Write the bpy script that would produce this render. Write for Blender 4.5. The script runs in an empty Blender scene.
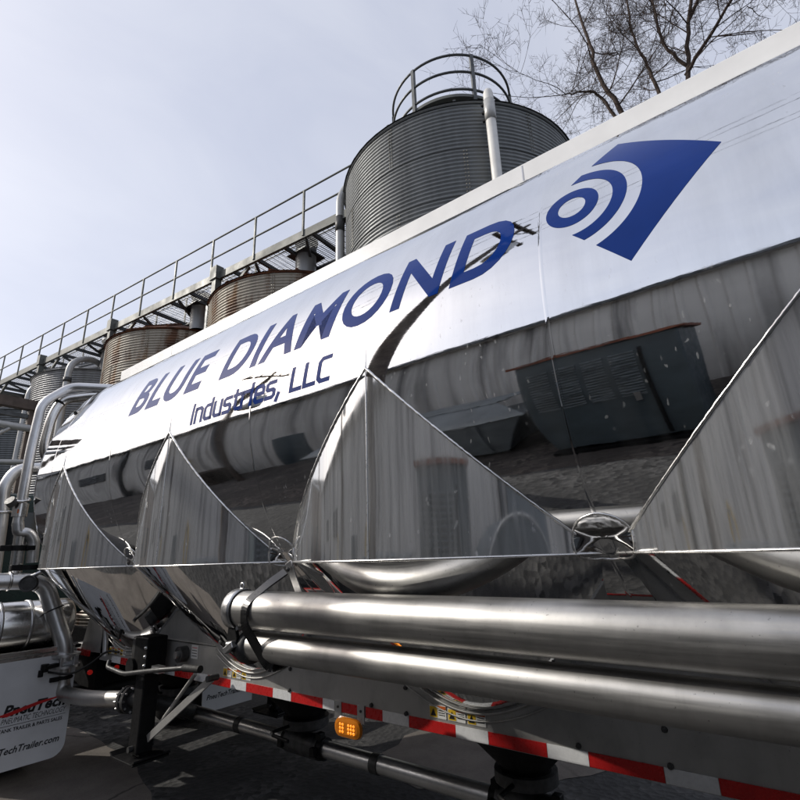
import bpy, bmesh, math, random
from mathutils import Vector, Matrix
R_ = math.radians
random.seed(11)
S = bpy.context.scene
COL = S.collection

# ------------------------------------------------------------------ camera, sky, sun, exposure
cam_data = bpy.data.cameras.new('camera')
cam = bpy.data.objects.new('camera', cam_data); COL.objects.link(cam)
S.camera = cam
cam_data.sensor_width = 36.0
cam_data.lens = 36.0 * 494.0 / 800.0
cam_data.clip_start = 0.05
cam_data.clip_end = 2000.0
YAW, PIT, ROL = 0.6496, 0.3016, -0.0347
F = Vector((-math.cos(YAW)*math.cos(PIT), -math.sin(YAW)*math.cos(PIT), math.sin(PIT)))
rt = Vector((-math.sin(YAW), math.cos(YAW), 0)); up = rt.cross(F)
r2 = math.cos(ROL)*rt + math.sin(ROL)*up; u2 = -math.sin(ROL)*rt + math.cos(ROL)*up
cam.matrix_world = Matrix(((r2.x, u2.x, -F.x, 2.729), (r2.y, u2.y, -F.y, 0.0), (r2.z, u2.z, -F.z, 1.766), (0, 0, 0, 1)))

SUN_AZ, SUN_EL = R_(58.5), R_(32)           # azimuth from +X towards -Y
sun_dir = Vector((math.cos(SUN_AZ)*math.cos(SUN_EL), -math.sin(SUN_AZ)*math.cos(SUN_EL), math.sin(SUN_EL)))
W = bpy.data.worlds.new('World'); S.world = W; W.use_nodes = True
wn = W.node_tree; wn.nodes.clear()
sky = wn.nodes.new('ShaderNodeTexSky'); sky.sky_type = 'NISHITA'; sky.sun_disc = False
sky.sun_elevation = SUN_EL; sky.sun_rotation = math.atan2(sun_dir.x, sun_dir.y)
sky.air_density = 0.9; sky.dust_density = 4.0; sky.ozone_density = 1.5; sky.altitude = 200
bgn = wn.nodes.new('ShaderNodeBackground'); bgn.inputs['Strength'].default_value = 0.055
won = wn.nodes.new('ShaderNodeOutputWorld')
# thin high cloud veil over the whole sky
tcn = wn.nodes.new('ShaderNodeTexCoord'); mpn = wn.nodes.new('ShaderNodeMapping'); mpn.inputs['Scale'].default_value = (1.0, 2.2, 3.0); mpn.inputs['Rotation'].default_value = (0.2, 0.1, 0.6)
nzn = wn.nodes.new('ShaderNodeTexNoise'); nzn.inputs['Scale'].default_value = 2.2; nzn.inputs['Detail'].default_value = 7; nzn.inputs['Roughness'].default_value = 0.55; nzn.inputs['Distortion'].default_value = 0.4
crn = wn.nodes.new('ShaderNodeValToRGB'); crn.color_ramp.elements[0].position = 0.3; crn.color_ramp.elements[1].position = 0.72
crn.color_ramp.elements[0].color = (0.51, 0.53, 0.615, 1); crn.color_ramp.elements[1].color = (0.6, 0.615, 0.68, 1)
bg2 = wn.nodes.new('ShaderNodeBackground'); bg2.inputs['Strength'].default_value = 1.0; adn = wn.nodes.new('ShaderNodeAddShader')
wn.links.new(tcn.outputs['Generated'], mpn.inputs[0]); wn.links.new(mpn.outputs[0], nzn.inputs['Vector']); wn.links.new(nzn.outputs['Fac'], crn.inputs[0]); wn.links.new(crn.outputs[0], bg2.inputs['Color'])
wn.links.new(sky.outputs[0], bgn.inputs['Color']); wn.links.new(bgn.outputs[0], adn.inputs[0]); wn.links.new(bg2.outputs[0], adn.inputs[1]); wn.links.new(adn.outputs[0], won.inputs['Surface'])
sl = bpy.data.lights.new('sun', 'SUN'); sl.energy = 2.9; sl.angle = R_(0.53); sl.color = (1.0, 0.95, 0.87)
so = bpy.data.objects.new('sun', sl); COL.objects.link(so); so.location = (10, -10, 20)
so.rotation_euler = sun_dir.to_track_quat('Z', 'Y').to_euler()
S.view_settings.view_transform = 'Standard'; S.view_settings.look = 'None'
S.view_settings.gamma = 1; S.view_settings.use_curve_mapping = False
S.view_settings.exposure = 0.0
S.render.engine = 'CYCLES'
S.cycles.max_bounces = 10; S.cycles.glossy_bounces = 6; S.cycles.diffuse_bounces = 3

# ------------------------------------------------------------------ materials
class NT:
    def __init__(s, name):
        s.m = bpy.data.materials.new(name); s.m.use_nodes = True
        s.t = s.m.node_tree; s.b = s.t.nodes['Principled BSDF']; s.tc = None
    def n(s, typ, **k):
        nd = s.t.nodes.new(typ)
        for a, v in k.items(): setattr(nd, a, v)
        return nd
    def l(s, a, b): s.t.links.new(a, b)
    def co(s, scale=(1, 1, 1)):
        if s.tc is None: s.tc = s.n('ShaderNodeTexCoord')
        mp = s.n('ShaderNodeMapping'); mp.inputs['Scale'].default_value = scale
        s.l(s.tc.outputs['Object'], mp.inputs[0]); return mp.outputs[0]
    def noise(s, scale, detail=4, rough=0.55, sc=(1, 1, 1), dist=0.0):
        nd = s.n('ShaderNodeTexNoise'); nd.inputs['Scale'].default_value = scale
        nd.inputs['Detail'].default_value = detail; nd.inputs['Roughness'].default_value = rough
        nd.inputs['Distortion'].default_value = dist
        s.l(s.co(sc), nd.inputs['Vector']); return nd.outputs['Fac']
    def ramp(s, fac, stops):
        nd = s.n('ShaderNodeValToRGB'); cr = nd.color_ramp
        while len(cr.elements) < len(stops): cr.elements.new(0.5)
        for e, (p, c) in zip(cr.elements, stops):
            e.position = p; e.color = (c, c, c, 1) if isinstance(c, (int, float)) else (*c, 1)
        s.l(fac, nd.inputs[0]); return nd.outputs[0]
    def mix(s, fac, a, b):
        nd = s.n('ShaderNodeMix', data_type='RGBA')
        for i, v in ((0, fac), (6, a), (7, b)):
            if isinstance(v, (int, float)): nd.inputs[i].default_value = v
            elif isinstance(v, tuple): nd.inputs[i].default_value = (*v, 1)
            else: s.l(v, nd.inputs[i])
        return nd.outputs[2]
    def bump(s, h, strength, dist=0.01):
        nd = s.n('ShaderNodeBump'); nd.inputs['Strength'].default_value = strength; nd.inputs['Distance'].default_value = dist
        s.l(h, nd.inputs['Height'])
        prev = s.b.inputs['Normal']
        if prev.is_linked: s.l(prev.links[0].from_socket, nd.inputs['Normal'])
        s.l(nd.outputs[0], prev)
    def set(s, **k):
        for a, v in k.items():
            i = s.b.inputs[a.replace('_', ' ')]
            if isinstance(v, tuple): i.default_value = (*v, 1)
            elif isinstance(v, (int, float)): i.default_value = v
            else: s.l(v, i)
        return s
M = {}
def spm_v(t, spot, sc):
    nz = t.n('ShaderNodeTexNoise'); nz.inputs['Scale'].default_value = 14; nz.inputs['Detail'].default_value = 4; co_ = t.co(sc); t.l(co_, nz.inputs['Vector'])
    mx = t.n('ShaderNodeMix', data_type='VECTOR'); mx.inputs[0].default_value = 0.07; t.l(co_, mx.inputs[4]); t.l(nz.outputs['Color'], mx.inputs[5]); t.l(mx.outputs[1], spot.inputs['Vector'])
def plain(name, col, rough=0.5, metal=0.0, var=0.25, scale=8, bump=0.0):
    t = NT(name)
    nz = t.noise(scale, 5)
    dark = tuple(c*(1-var) for c in col); lite = tuple(min(1, c*(1+var)) for c in col)
    t.set(Base_Color=t.mix(t.ramp(nz, [(0.3, 0.0), (0.7, 1.0)]), dark, lite), Metallic=metal,
          Roughness=t.ramp(t.noise(scale*2.3, 3), [(0.3, max(0.05, rough-0.1)), (0.7, min(1, rough+min(0.1, rough*0.4)))]))
    if bump: t.bump(t.noise(scale*6, 4), bump, 0.004)
    M[name] = t.m; return t

# mirror-polished tank shell
t = NT('polished_steel')
smear = t.ramp(t.noise(3.0, 6, 0.6, (1.5, 3.0, 0.5)), [(0.42, 0.0), (0.75, 1.0)])
spot = t.n('ShaderNodeTexVoronoi'); spot.inputs['Scale'].default_value = 26; spm_v(t, spot, (1, 1.5, 0.7))
clus = t.ramp(t.noise(1.9, 2), [(0.48, 0.0), (0.6, 1.0)])
spm = t.ramp(spot.outputs['Distance'], [(0.08, 1.0), (0.17, 0.0)])
mul = t.n('ShaderNodeMath', operation='MULTIPLY'); t.l(clus, mul.inputs[0]); t.l(spm, mul.inputs[1])
t.set(Metallic=1.0, Base_Color=t.mix(smear, (0.82, 0.825, 0.83), (0.74, 0.745, 0.75)),
      Roughness=t.ramp(smear, [(0.0, 0.02), (1.0, 0.065)]))
t.bump(t.noise(1.3, 2, 0.4, (1, 1, 1)), 0.085, 0.08)
t.bump(t.noise(160, 2, 0.5, (1, 0.08, 1)), 0.015, 0.002)
dif = t.n('ShaderNodeBsdfDiffuse'); dif.inputs['Color'].default_value = (0.55, 0.56, 0.56, 1)
dust = t.n('ShaderNodeMath', operation='MULTIPLY_ADD'); t.l(mul.outputs[0], dust.inputs[0]); dust.inputs[1].default_value = 0.34
dst2 = t.n('ShaderNodeMath', operation='MULTIPLY'); t.l(smear, dst2.inputs[0]); dst2.inputs[1].default_value = 0.035
t.l(dst2.outputs[0], dust.inputs[2])
ms = t.n('ShaderNodeMixShader'); t.l(dust.outputs[0], ms.inputs[0]); t.l(t.b.outputs[0], ms.inputs[1]); t.l(dif.outputs[0], ms.inputs[2])
t.l(ms.outputs[0], t.t.nodes['Material Output'].inputs['Surface']); M['polished_steel'] = t.m

# hopper walls: duller, dusty, vertical streaks
t = NT('dusty_steel')
strk = t.noise(9, 6, 0.62, (1, 1, 0.06)); strk2 = t.noise(55, 4, 0.6, (1, 1, 0.05))
t.set(Metallic=1.0, Base_Color=t.mix(t.ramp(strk, [(0.35, 0.0), (0.65, 1.0)]), (0.66, 0.665, 0.67), (0.74, 0.745, 0.75)),
      Roughness=t.ramp(strk2, [(0.3, 0.03), (0.7, 0.085)]))
t.bump(strk2, 0.008, 0.002); t.bump(t.noise(1.6, 2), 0.07, 0.06)
spot = t.n('ShaderNodeTexVoronoi'); spot.inputs['Scale'].default_value = 20; spm_v(t, spot, (1, 1.6, 0.75))
spm = t.ramp(spot.outputs['Distance'], [(0.06, 1.0), (0.2, 0.0)])
clus = t.ramp(t.noise(2.6, 3), [(0.5, 0.0), (0.62, 1.0)])
mul = t.n('ShaderNodeMath', operation='MULTIPLY'); t.l(clus, mul.inputs[0]); t.l(spm, mul.inputs[1])
dif = t.n('ShaderNodeBsdfDiffuse'); dif.inputs['Color'].default_value = (0.53, 0.54, 0.55, 1)
sA = t.n('ShaderNodeMath', operation='MULTIPLY_ADD'); t.l(t.ramp(strk2, [(0.35, 0.0), (0.75, 1.0)]), sA.inputs[0]); sA.inputs[1].default_value = 0.15; sA.inputs[2].default_value = 0.12
sB = t.n('ShaderNodeMath', operation='MULTIPLY_ADD'); t.l(mul.outputs[0], sB.inputs[0]); sB.inputs[1].default_value = 0.4; t.l(sA.outputs[0], sB.inputs[2])
ms = t.n('ShaderNodeMixShader'); t.l(sB.outputs[0], ms.inputs[0]); t.l(t.b.outputs[0], ms.inputs[1]); t.l(dif.outputs[0], ms.inputs[2])
t.l(ms.outputs[0], t.t.nodes['Material Output'].inputs['Surface']); M['dusty_steel'] = t.m

def brushed(name, base, r0, r1, sc, bumpk=0.05, grime=0.25, metal=1.0):
    t = NT(name)
    a = t.noise(60, 5, 0.6, sc); g = t.ramp(t.noise(3.5, 6, 0.6), [(0.45, 0.0), (0.75, 1.0)])
    drip = t.ramp(t.noise(14, 4, 0.6, (0.3, 1.0, 0.25)), [(0.55, 0.0), (0.75, 0.6)])
    fleck = t.ramp(t.noise(90, 2, 0.5), [(0.7, 0.0), (0.76, 0.7)])
    cl = t.mix(g, base, tuple(c*(1-grime) for c in base)); cl = t.mix(drip, cl, tuple(c*0.75 for c in base)); cl = t.mix(fleck, cl, tuple(c*0.35 for c in base))
    t.set(Metallic=metal, Base_Color=cl, Roughness=t.ramp(a, [(0.3, r0), (0.7, r1)]))
    t.bump(a, bumpk, 0.002); M[name] = t.m
brushed('brushed_tube', (0.52, 0.51, 0.49), 0.36, 0.52, (1, 0.04, 1), 0.05, 0.4)
brushed('frame_steel', (0.46, 0.455, 0.44), 0.4, 0.55, (1, 1, 0.1), 0.04, 0.4, 0.6)
brushed('cast_aluminium', (0.66, 0.66, 0.66), 0.28, 0.42, (1, 1, 1), 0.06, 0.3)
brushed('strap_steel', (0.12, 0.12, 0.12), 0.25, 0.4, (1, 1, 1), 0.05, 0.4)
brushed('weld_steel', (0.85, 0.84, 0.82), 0.22, 0.4, (1, 1, 1), 0.25, 0.25)
brushed('stainless', (0.7, 0.69, 0.67), 0.16, 0.28, (1, 1, 1), 0.03, 0.2)
plain('white_metal', (0.8, 0.8, 0.79), 0.4, 0, 0.05, 5)
plain('black_steel', (0.006, 0.006, 0.0065), 0.5, 0, 0.5, 20)
M['black_steel'].node_tree.nodes['Principled BSDF'].inputs['Specular IOR Level'].default_value = 0.2
plain('black_rubber', (0.012, 0.012, 0.012), 0.7, 0, 0.4, 30, 0.2)
plain('dark_iron', (0.06, 0.06, 0.06), 0.5, 0.4, 0.4, 20)
plain('tape_red', (0.5, 0.015, 0.015), 0.3, 0, 0.12, 20)
plain('tape_white', (0.72, 0.73, 0.74), 0.3, 0, 0.06, 30)
plain('blue_vinyl', (0.006, 0.032, 0.19), 0.1, 0, 0.08, 5); vb = M['blue_vinyl'].node_tree.nodes['Principled BSDF']; vb.inputs['Specular IOR Level'].default_value = 0.16; M['blue_vinyl'].node_tree.links.remove(vb.inputs['Roughness'].links[0]); vb.inputs['Roughness'].default_value = 0.06
plain('label_white', (0.7, 0.7, 0.68), 0.5, 0, 0.05)
plain('label_yellow', (0.65, 0.42, 0.02), 0.5, 0, 0.08)
plain('label_orange', (0.5, 0.1, 0.01), 0.5, 0, 0.08)
plain('ink_black', (0.008, 0.008, 0.009), 0.5, 0, 0.1)
plain('ink_red', (0.5, 0.012, 0.012), 0.5, 0, 0.1)
plain('flap_white', (0.6, 0.61, 0.62), 0.5, 0, 0.08, 4)
plain('green_paint', (0.005, 0.022, 0.018), 0.3, 0, 0.15, 3)
plain('walkway_steel', (0.105, 0.11, 0.1), 0.55, 0.2, 0.12, 1.2)
plain('dark_galvanised', (0.09, 0.095, 0.097), 0.5, 0.5, 0.35, 7)
plain('lap_zinc', (0.2, 0.19, 0.16), 0.5, 0.3)
plain('pipe_grey', (0.4, 0.4, 0.39), 0.4, 0.3, 0.15, 4)
plain('pipe_white', (0.62, 0.61, 0.58), 0.45, 0.1, 0.08, 6)
plain('brown_steel', (0.1, 0.075, 0.06), 0.7, 0, 0.4, 4)
plain('cabinet_blue', (0.05, 0.066, 0.074), 0.45, 0, 0.2, 3)
plain('cabinet_rust', (0.16, 0.055, 0.03), 0.85, 0, 0.4, 6)
plain('skip_grey', (0.12, 0.135, 0.14), 0.5, 0, 0.25, 3)
plain('hose_yellow', (0.5, 0.32, 0.03), 0.5, 0, 0.1)
plain('pole_wood', (0.06, 0.045, 0.035), 0.85, 0, 0.4, 9, 0.3)
plain('bark', (0.055, 0.038, 0.03), 0.9, 0, 0.35, 12)
plain('roof_metal', (0.2, 0.2, 0.2), 0.5, 0.3, 0.2, 3)
plain('concrete_block', (0.3, 0.29, 0.27), 0.85, 0, 0.15, 6, 0.2)

def galv(name, lo, hi, rust=0.0):
    t = NT(name)
    sheet = t.noise(0.9, 4, 0.6, (1, 1, 0.5)); streak = t.noise(5, 5, 0.6, (1, 1, 0.08))
    base = t.mix(t.ramp(sheet, [(0.35, 0.0), (0.7, 1.0)]), lo, hi)
    base = t.mix(t.ramp(streak, [(0.45, 0.0), (0.75, 0.5)]), base, tuple(c*0.45 for c in lo))
    metal = 0.55
    if rust:
        rs = t.noise(2.6, 7, 0.66, (1, 1, 0.16)); rb = t.noise(1.3, 5, 0.6)
        f = t.ramp(rs, [(0.56-rust*0.1, 0.0), (0.62-rust*0.06, 1.0)])
        rc = t.ramp(rb, [(0.35, (0.05, 0.026, 0.016)), (0.5, (0.13, 0.062, 0.03)), (0.65, (0.26, 0.15, 0.07))])
        pale = t.ramp(t.noise(2.1, 6, 0.6, (1, 1, 0.3)), [(0.5, 0.0), (0.58, 1.0)])
        base = t.mix(pale, base, (0.4, 0.35, 0.28))
        base = t.mix(f, base, rc); metal = 0.15
    t.set(Base_Color=base, Metallic=metal, Roughness=t.ramp(sheet, [(0.3, 0.38), (0.7, 0.55)]))
    M[name] = t.m
galv('galvanised_dark', (0.165, 0.176, 0.18), (0.24, 0.25, 0.252))
galv('galvanised_light', (0.24, 0.245, 0.25), (0.36, 0.365, 0.37))
galv('galvanised_rusty', (0.32, 0.29, 0.24), (0.44, 0.4, 0.33), 0.95)
t = NT('rust'); t.set(Base_Color=t.ramp(t.noise(7, 6, 0.65), [(0.3, (0.04, 0.018, 0.012)), (0.55, (0.13, 0.045, 0.02)), (0.75, (0.26, 0.11, 0.04))]), Roughness=0.85); M['rust'] = t.m

t = NT('cladding')
st = t.noise(1.1, 6, 0.6, (1, 2.2, 0.07)); lt = t.noise(0.35, 4)
c1 = t.mix(t.ramp(lt, [(0.35, 0.0), (0.65, 1.0)]), (0.46, 0.44, 0.405), (0.57, 0.545, 0.505))
t.set(Base_Color=t.mix(t.ramp(st, [(0.5, 0.0), (0.68, 0.85)]), c1, (0.1, 0.095, 0.09)), Roughness=0.6, Metallic=0.1); M['cladding'] = t.m

def ground_mat(name, c0, c1, c2, spk=60, crack=True, wet=None):
    t = NT(name)
    a = t.noise(0.5, 6, 0.6); b = t.noise(3.5, 8, 0.65); c = t.noise(spk, 4, 0.7)
    col = t.mix(t.ramp(a, [(0.35, 0.0), (0.65, 1.0)]), c0, c1)
    col = t.mix(t.ramp(b, [(0.42, 0.0), (0.72, 0.8)]), col, c2)
    col = t.mix(t.ramp(c, [(0.3, 0.35), (0.5, 0.0)]), col, tuple(x*0.35 for x in c0))
    if crack:
        v = t.n('ShaderNodeTexVoronoi', feature='DISTANCE_TO_EDGE'); v.inputs['Scale'].default_value = 0.38
        nz = t.n('ShaderNodeTexNoise'); nz.inputs['Scale'].default_value = 2.2; nz.inputs['Detail'].default_value = 6
        mp = t.co(); t.l(mp, nz.inputs['Vector'])
        ad = t.n('ShaderNodeMix', data_type='VECTOR'); ad.inputs[0].default_value = 0.25; t.l(mp, ad.inputs[4]); t.l(nz.outputs['Color'], ad.inputs[5])
        t.l(ad.outputs[1], v.inputs['Vector'])
        k = t.mix(t.ramp(t.noise(0.8, 3), [(0.42, 0.0), (0.58, 1.0)]), (0.0, 0.0, 0.0), t.ramp(v.outputs['Distance'], [(0.0015, 1.0), (0.006, 0.0)]))
        col = t.mix(k, col, (0.02, 0.018, 0.016))
    if not crack:
        gv = t.n('ShaderNodeTexVoronoi'); gv.inputs['Scale'].default_value = 18; t.l(t.co(), gv.inputs['Vector'])
        gm = t.ramp(t.noise(0.9, 5), [(0.45, 0.0), (0.6, 1.0)])
        sx_ = t.n('ShaderNodeSeparateColor'); t.l(gv.outputs['Color'], sx_.inputs[0])
        col = t.mix(gm, col, t.mix(sx_.outputs[0], tuple(x*0.5 for x in c0), tuple(min(1, x*2.2) for x in c1)))
        t.bump(gv.outputs['Distance'], 0.6, 0.02)
    t.set(Base_Color=col, Roughness=0.9); t.bump(c, 0.5, 0.006); t.bump(b, 0.4, 0.02); M[name] = t.m
ground_mat('dirt_yard', (0.034, 0.028, 0.024), (0.048, 0.04, 0.034), (0.02, 0.017, 0.014), 45, False)
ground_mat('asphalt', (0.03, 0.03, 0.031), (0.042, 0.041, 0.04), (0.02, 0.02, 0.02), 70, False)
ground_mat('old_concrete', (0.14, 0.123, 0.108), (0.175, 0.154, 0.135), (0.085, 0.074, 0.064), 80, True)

def emis(name, col, s, base=(0.3, 0.1, 0.01)):
    t = NT(name); t.set(Base_Color=base, Emission_Color=col, Emission_Strength=s, Roughness=0.25); M[name] = t.m
emis('amber_led', (1.0, 0.3, 0.02), 1.3); emis('red_lamp', (1.0, 0.03, 0.02), 0.12, (0.3, 0.01, 0.01))
t = NT('amber_lens'); t.set(Base_Color=(0.55, 0.17, 0.01), Roughness=0.12); t.bump(t.noise(120, 1), 0.2, 0.002); M['amber_lens'] = t.m
t = NT('glass_dark'); t.set(Base_Color=(0.012, 0.016, 0.018), Roughness=0.05, Metallic=0.0); M['glass_dark'] = t.m

# ------------------------------------------------------------------ mesh helpers
def world_loc(o):
    v = Vector((0, 0, 0))
    while o is not None: v += o.location; o = o.parent
    return v
def fillet(pts, rad, n=7):
    P = [Vector(p) for p in pts]; out = [P[0]]
    for i in range(1, len(P)-1):
        a, b, c = P[i-1], P[i], P[i+1]
        d1 = (a-b); d2 = (c-b); k = min(rad, d1.length*0.49, d2.length*0.49)
        p1 = b+d1.normalized()*k; p2 = b+d2.normalized()*k
        for j in range(n+1):
            s = j/n; out.append(p1*(1-s)**2 + b*2*s*(1-s) + p2*s*s)
    out.append(P[-1]); return out
class MB:
    def __init__(s): s.v = []; s.f = []; s.sm = []
    def add(s, vs, fs, smooth=False):
        o = len(s.v); s.v += [Vector(p) for p in vs]
        for f in fs: s.f.append(tuple(i+o for i in f)); s.sm.append(smooth)
        return s
    def box(s, c, d, rot=None):
        c = Vector(c); h = Vector(d)/2
        vs = [Vector((x*h.x, y*h.y, z*h.z)) for x in (-1, 1) for y in (-1, 1) for z in (-1, 1)]
        if rot is not None: vs = [rot @ p for p in vs]
        return s.add([c+p for p in vs], [(0,1,3,2),(4,6,7,5),(0,4,5,1),(2,3,7,6),(0,2,6,4),(1,5,7,3)])
    def beam(s, a, b, w, h, upv=(0, 0, 1)):
        a, b = Vector(a), Vector(b); d = b-a; L = d.length; d.normalize()
        x = d.cross(Vector(upv)); 
        if x.length < 1e-4: x = d.cross(Vector((1, 0, 0)))
        x.normalize(); z = x.cross(d)
        return s.box((a+b)/2, (w, L, h), Matrix((x, d, z)).transposed())
    def tube(s, pts, r, n=12, cap=True, flat=None):
        P = [Vector(p) for p in pts]; m = len(P)
        rr = r if isinstance(r, (list, tuple)) else [r]*m
        T = []
        for i in range(m):
            d = (P[min(i+1, m-1)]-P[max(i-1, 0)]); T.append(d.normalized() if d.length > 1e-9 else Vector((0, 0, 1)))
        a = Vector((0, 0, 1)) if abs(T[0].z) < 0.9 else Vector((1, 0, 0))
        nrm = (a - T[0]*a.dot(T[0])).normalized(); vs = []
        for i in range(m):
            nrm = nrm - T[i]*nrm.dot(T[i]); nrm.normalize(); bn = T[i].cross(nrm)
            for k in range(n):
                th = 2*math.pi*k/n; vs.append(P[i] + (nrm*math.cos(th)+bn*math.sin(th))*rr[i])
        fs = [(i*n+k, i*n+(k+1) % n, (i+1)*n+(k+1) % n, (i+1)*n+k) for i in range(m-1) for k in range(n)]
        s.add(vs, fs, n > 5)
        if cap: s.add(vs[:n], [tuple(range(n))[::-1]]); s.add(vs[-n:], [tuple(range(n))])
        return s
    def cyl(s, a, b, r, n=20, r1=None): return s.tube([a, b], [r, r if r1 is None else r1], n)
    def torus(s, c, ax, Rm, r, n=48, k=8, a0=0.0, a1=2*math.pi):
        c = Vector(c); ax = Vector(ax).normalized(); x = ax.orthogonal().normalized(); y = ax.cross(x)
        closed = abs(a1-a0-2*math.pi) < 1e-6; m = n if closed else n+1; vs = []
        for i in range(m):
            t = a0+(a1-a0)*i/n; d = x*math.cos(t)+y*math.sin(t)
            for j in range(k):
                p = 2*math.pi*j/k; vs.append(c + d*(Rm+r*math.cos(p)) + ax*r*math.sin(p))
        fs = [(i*k+j, ((i+1) % m)*k+j, ((i+1) % m)*k+(j+1) % k, i*k+(j+1) % k) for i in range(n) for j in range(k)]
        return s.add(vs, fs, True)
    def lathe(s, prof, c, ax='Z', n=64, a0=0.0, a1=2*math.pi, smooth=True):
        c = Vector(c); vs = []; closed = abs(a1-a0-2*math.pi) < 1e-6; m = n if closed else n+1
        for (r, h) in prof:
            for k in range(m):
                t = a0+(a1-a0)*k/n; x, y = r*math.cos(t), r*math.sin(t)
                vs.append(c + (Vector((x, y, h)) if ax == 'Z' else Vector((x, h, y)) if ax == 'Y' else Vector((h, x, y))))
        fs = []
        for i in range(len(prof)-1):
            for k in range(n):
                a, b, cc, d = i*m+k, i*m+(k+1) % m, (i+1)*m+(k+1) % m, (i+1)*m+k
                fs.append((a, b, cc, d))
        return s.add(vs, fs, smooth)
    def prism(s, poly, ext):
        n = len(poly); e = Vector(ext); a = [Vector(p) for p in poly]; b = [p+e for p in a]
        return s.add(a+b, [tuple(range(n))[::-1], tuple(range(n, 2*n))] + [(i, (i+1) % n, n+(i+1) % n, n+i) for i in range(n)])
    def build(s, name, mat, parent=None, bevel=0.0, fixn=True, off=None):
        off = world_loc(parent) if off is None else off
        me = bpy.data.meshes.new(name)
        me.from_pydata([tuple(p-off) for p in s.v], [], s.f)
        me.polygons.foreach_set('use_smooth', s.sm)
        me.materials.append(M[mat])
        if fixn:
            bm = bmesh.new(); bm.from_mesh(me); bmesh.ops.recalc_face_normals(bm, faces=bm.faces); bm.to_mesh(me); bm.free()
        o = bpy.data.objects.new(name, me); COL.objects.link(o); o.parent = parent
        if bevel:
            md = o.modifiers.new('bevel', 'BEVEL'); md.width = bevel; md.segments = 2; md.limit_method = 'ANGLE'
        return o
def inst(src, delta, parent=None, name=None):
    o = src.copy(); COL.objects.link(o); o.parent = parent if parent else src.parent
    o.location = src.location + Vector(delta)
    return o
def thing(name, loc, label, cat, group=None):
    o = bpy.data.objects.new(name, None); COL.objects.link(o); o.location = loc; o.empty_display_size = 0.2
    return tag(o, label, cat, group)
def tag(o, label, cat, group=None):
    o['label'] = label; o['category'] = cat
    if group: o['group'] = group
    return o
def copy_tree(o, parent=None, delta=(0, 0, 0)):
    c = o.copy(); COL.objects.link(c); c.parent = parent; c.location = o.location + Vector(delta)
    for ch in [x for x in bpy.data.objects if x.parent == o]: copy_tree(ch, c)
    return c

# ------------------------------------------------------------------ setting
def sheet(name, x0, x1, y0, y1, z, mat, n=1):
    b = MB(); b.add([(x0, y0, z), (x1, y0, z), (x1, y1, z), (x0, y1, z)], [(0, 1, 2, 3)])
    o = b.build(name, mat); o['kind'] = 'structure'; return o
sheet('ground', -400, 400, -400, 400, 0.0, 'dirt_yard')
def patch(name, edge, z, mat, seed):
    # irregular outline: every side is broken into short uneven steps
    rn = random.Random(seed); P = []
    for k in range(len(edge)):
        a, c = Vector(edge[k]), Vector(edge[(k+1) % len(edge)]); n = max(1, int((c-a).length/0.22)); n = min(n, 40); d = (c-a).normalized(); pn = Vector((-d.y, d.x))
        for m in range(n): P.append(a.lerp(c, m/n) + (pn*rn.gauss(0, 0.025) if m else pn*0))
    b = MB(); b.add([(p.x, p.y, z) for p in P], [tuple(range(len(P)))])
    bm = bmesh.new(); o = b.build(name, mat); bm.from_mesh(o.data); bmesh.ops.triangulate(bm, faces=bm.faces[:]); bm.to_mesh(o.data); bm.free()
    o['kind'] = 'structure'; return o
patch('asphalt_pavement', [(-9, -30), (3.6, -30), (3.4, -8), (3.2, 0), (3.6, 12), (-9, 12)], 0.004, 'asphalt', 3)  # dark asphalt; under the trailer its tone also stands in for deep shade
patch('concrete_apron', [(-0.1, -14), (1.9, -14), (1.9, -6.2), (1.2, -4.2), (0.7, -3.9), (0.36, -4.3), (0.05, -5.2), (-0.05, -6.4)], 0.008, 'old_concrete', 4)
patch('sunlit_concrete_pad', [(-3.2, -3.6), (-1.15, -3.45), (-0.95, -2.75), (-1.35, -2.1), (-2.3, -1.5), (-3.4, -1.4)], 0.008, 'old_concrete', 5)  # pale concrete colour stands in for the sunlit ground beyond the trailer

# ------------------------------------------------------------------ trailer
ZC, RT = 2.55, 1.2
HY = [-4.69, -3.0015, -1.3463, 0.3089, 1.9641]
HZ = ZC-0.806
Y0, Y1 = -5.27, 5.9
TR = thing('bulk_tank_trailer', (0, 0.4, 0), 'polished steel bulk tank trailer with blue lettering and row of hoppers', 'trailer')
NS = 192
def hprof(y, sgn, depth):
    return [(RT*math.cos(i*math.pi/2/24), y+sgn*depth*math.sin(i*math.pi/2/24)) for i in range(25)]
b = MB(); b.lathe([(RT, Y0+(Y1-Y0)*i/40) for i in range(41)], (0, 0, ZC), 'Y', NS)
for p in b.v[:NS]: p.y += 0.16*(p.z-ZC)       # the front head is raked
shell = b.build('tank_shell', 'polished_steel', TR)
b = MB(); b.lathe(hprof(Y0, -1, 0.55), (0, 0, ZC), 'Y', NS)
for p in b.v: p.y += 0.16*(p.z-ZC)
b.build('tank_head', 'polished_steel', TR)
b = MB(); b.lathe(hprof(Y1, 1, 0.42), (0, 0, ZC), 'Y', 96); b.build('tank_head', 'polished_steel', TR)
for y in (-4.95, -3.83, -2.17, -0.52, 1.13, 2.78, 4.4):
    b = MB(); b.lathe([(RT-0.0004, y-0.011), (RT+0.0005, y-0.003), (RT+0.0005, y+0.003), (RT-0.0004, y+0.011)], (0, 0, ZC), 'Y', NS)
    b.build('weld_seam', 'polished_steel', shell)
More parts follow.
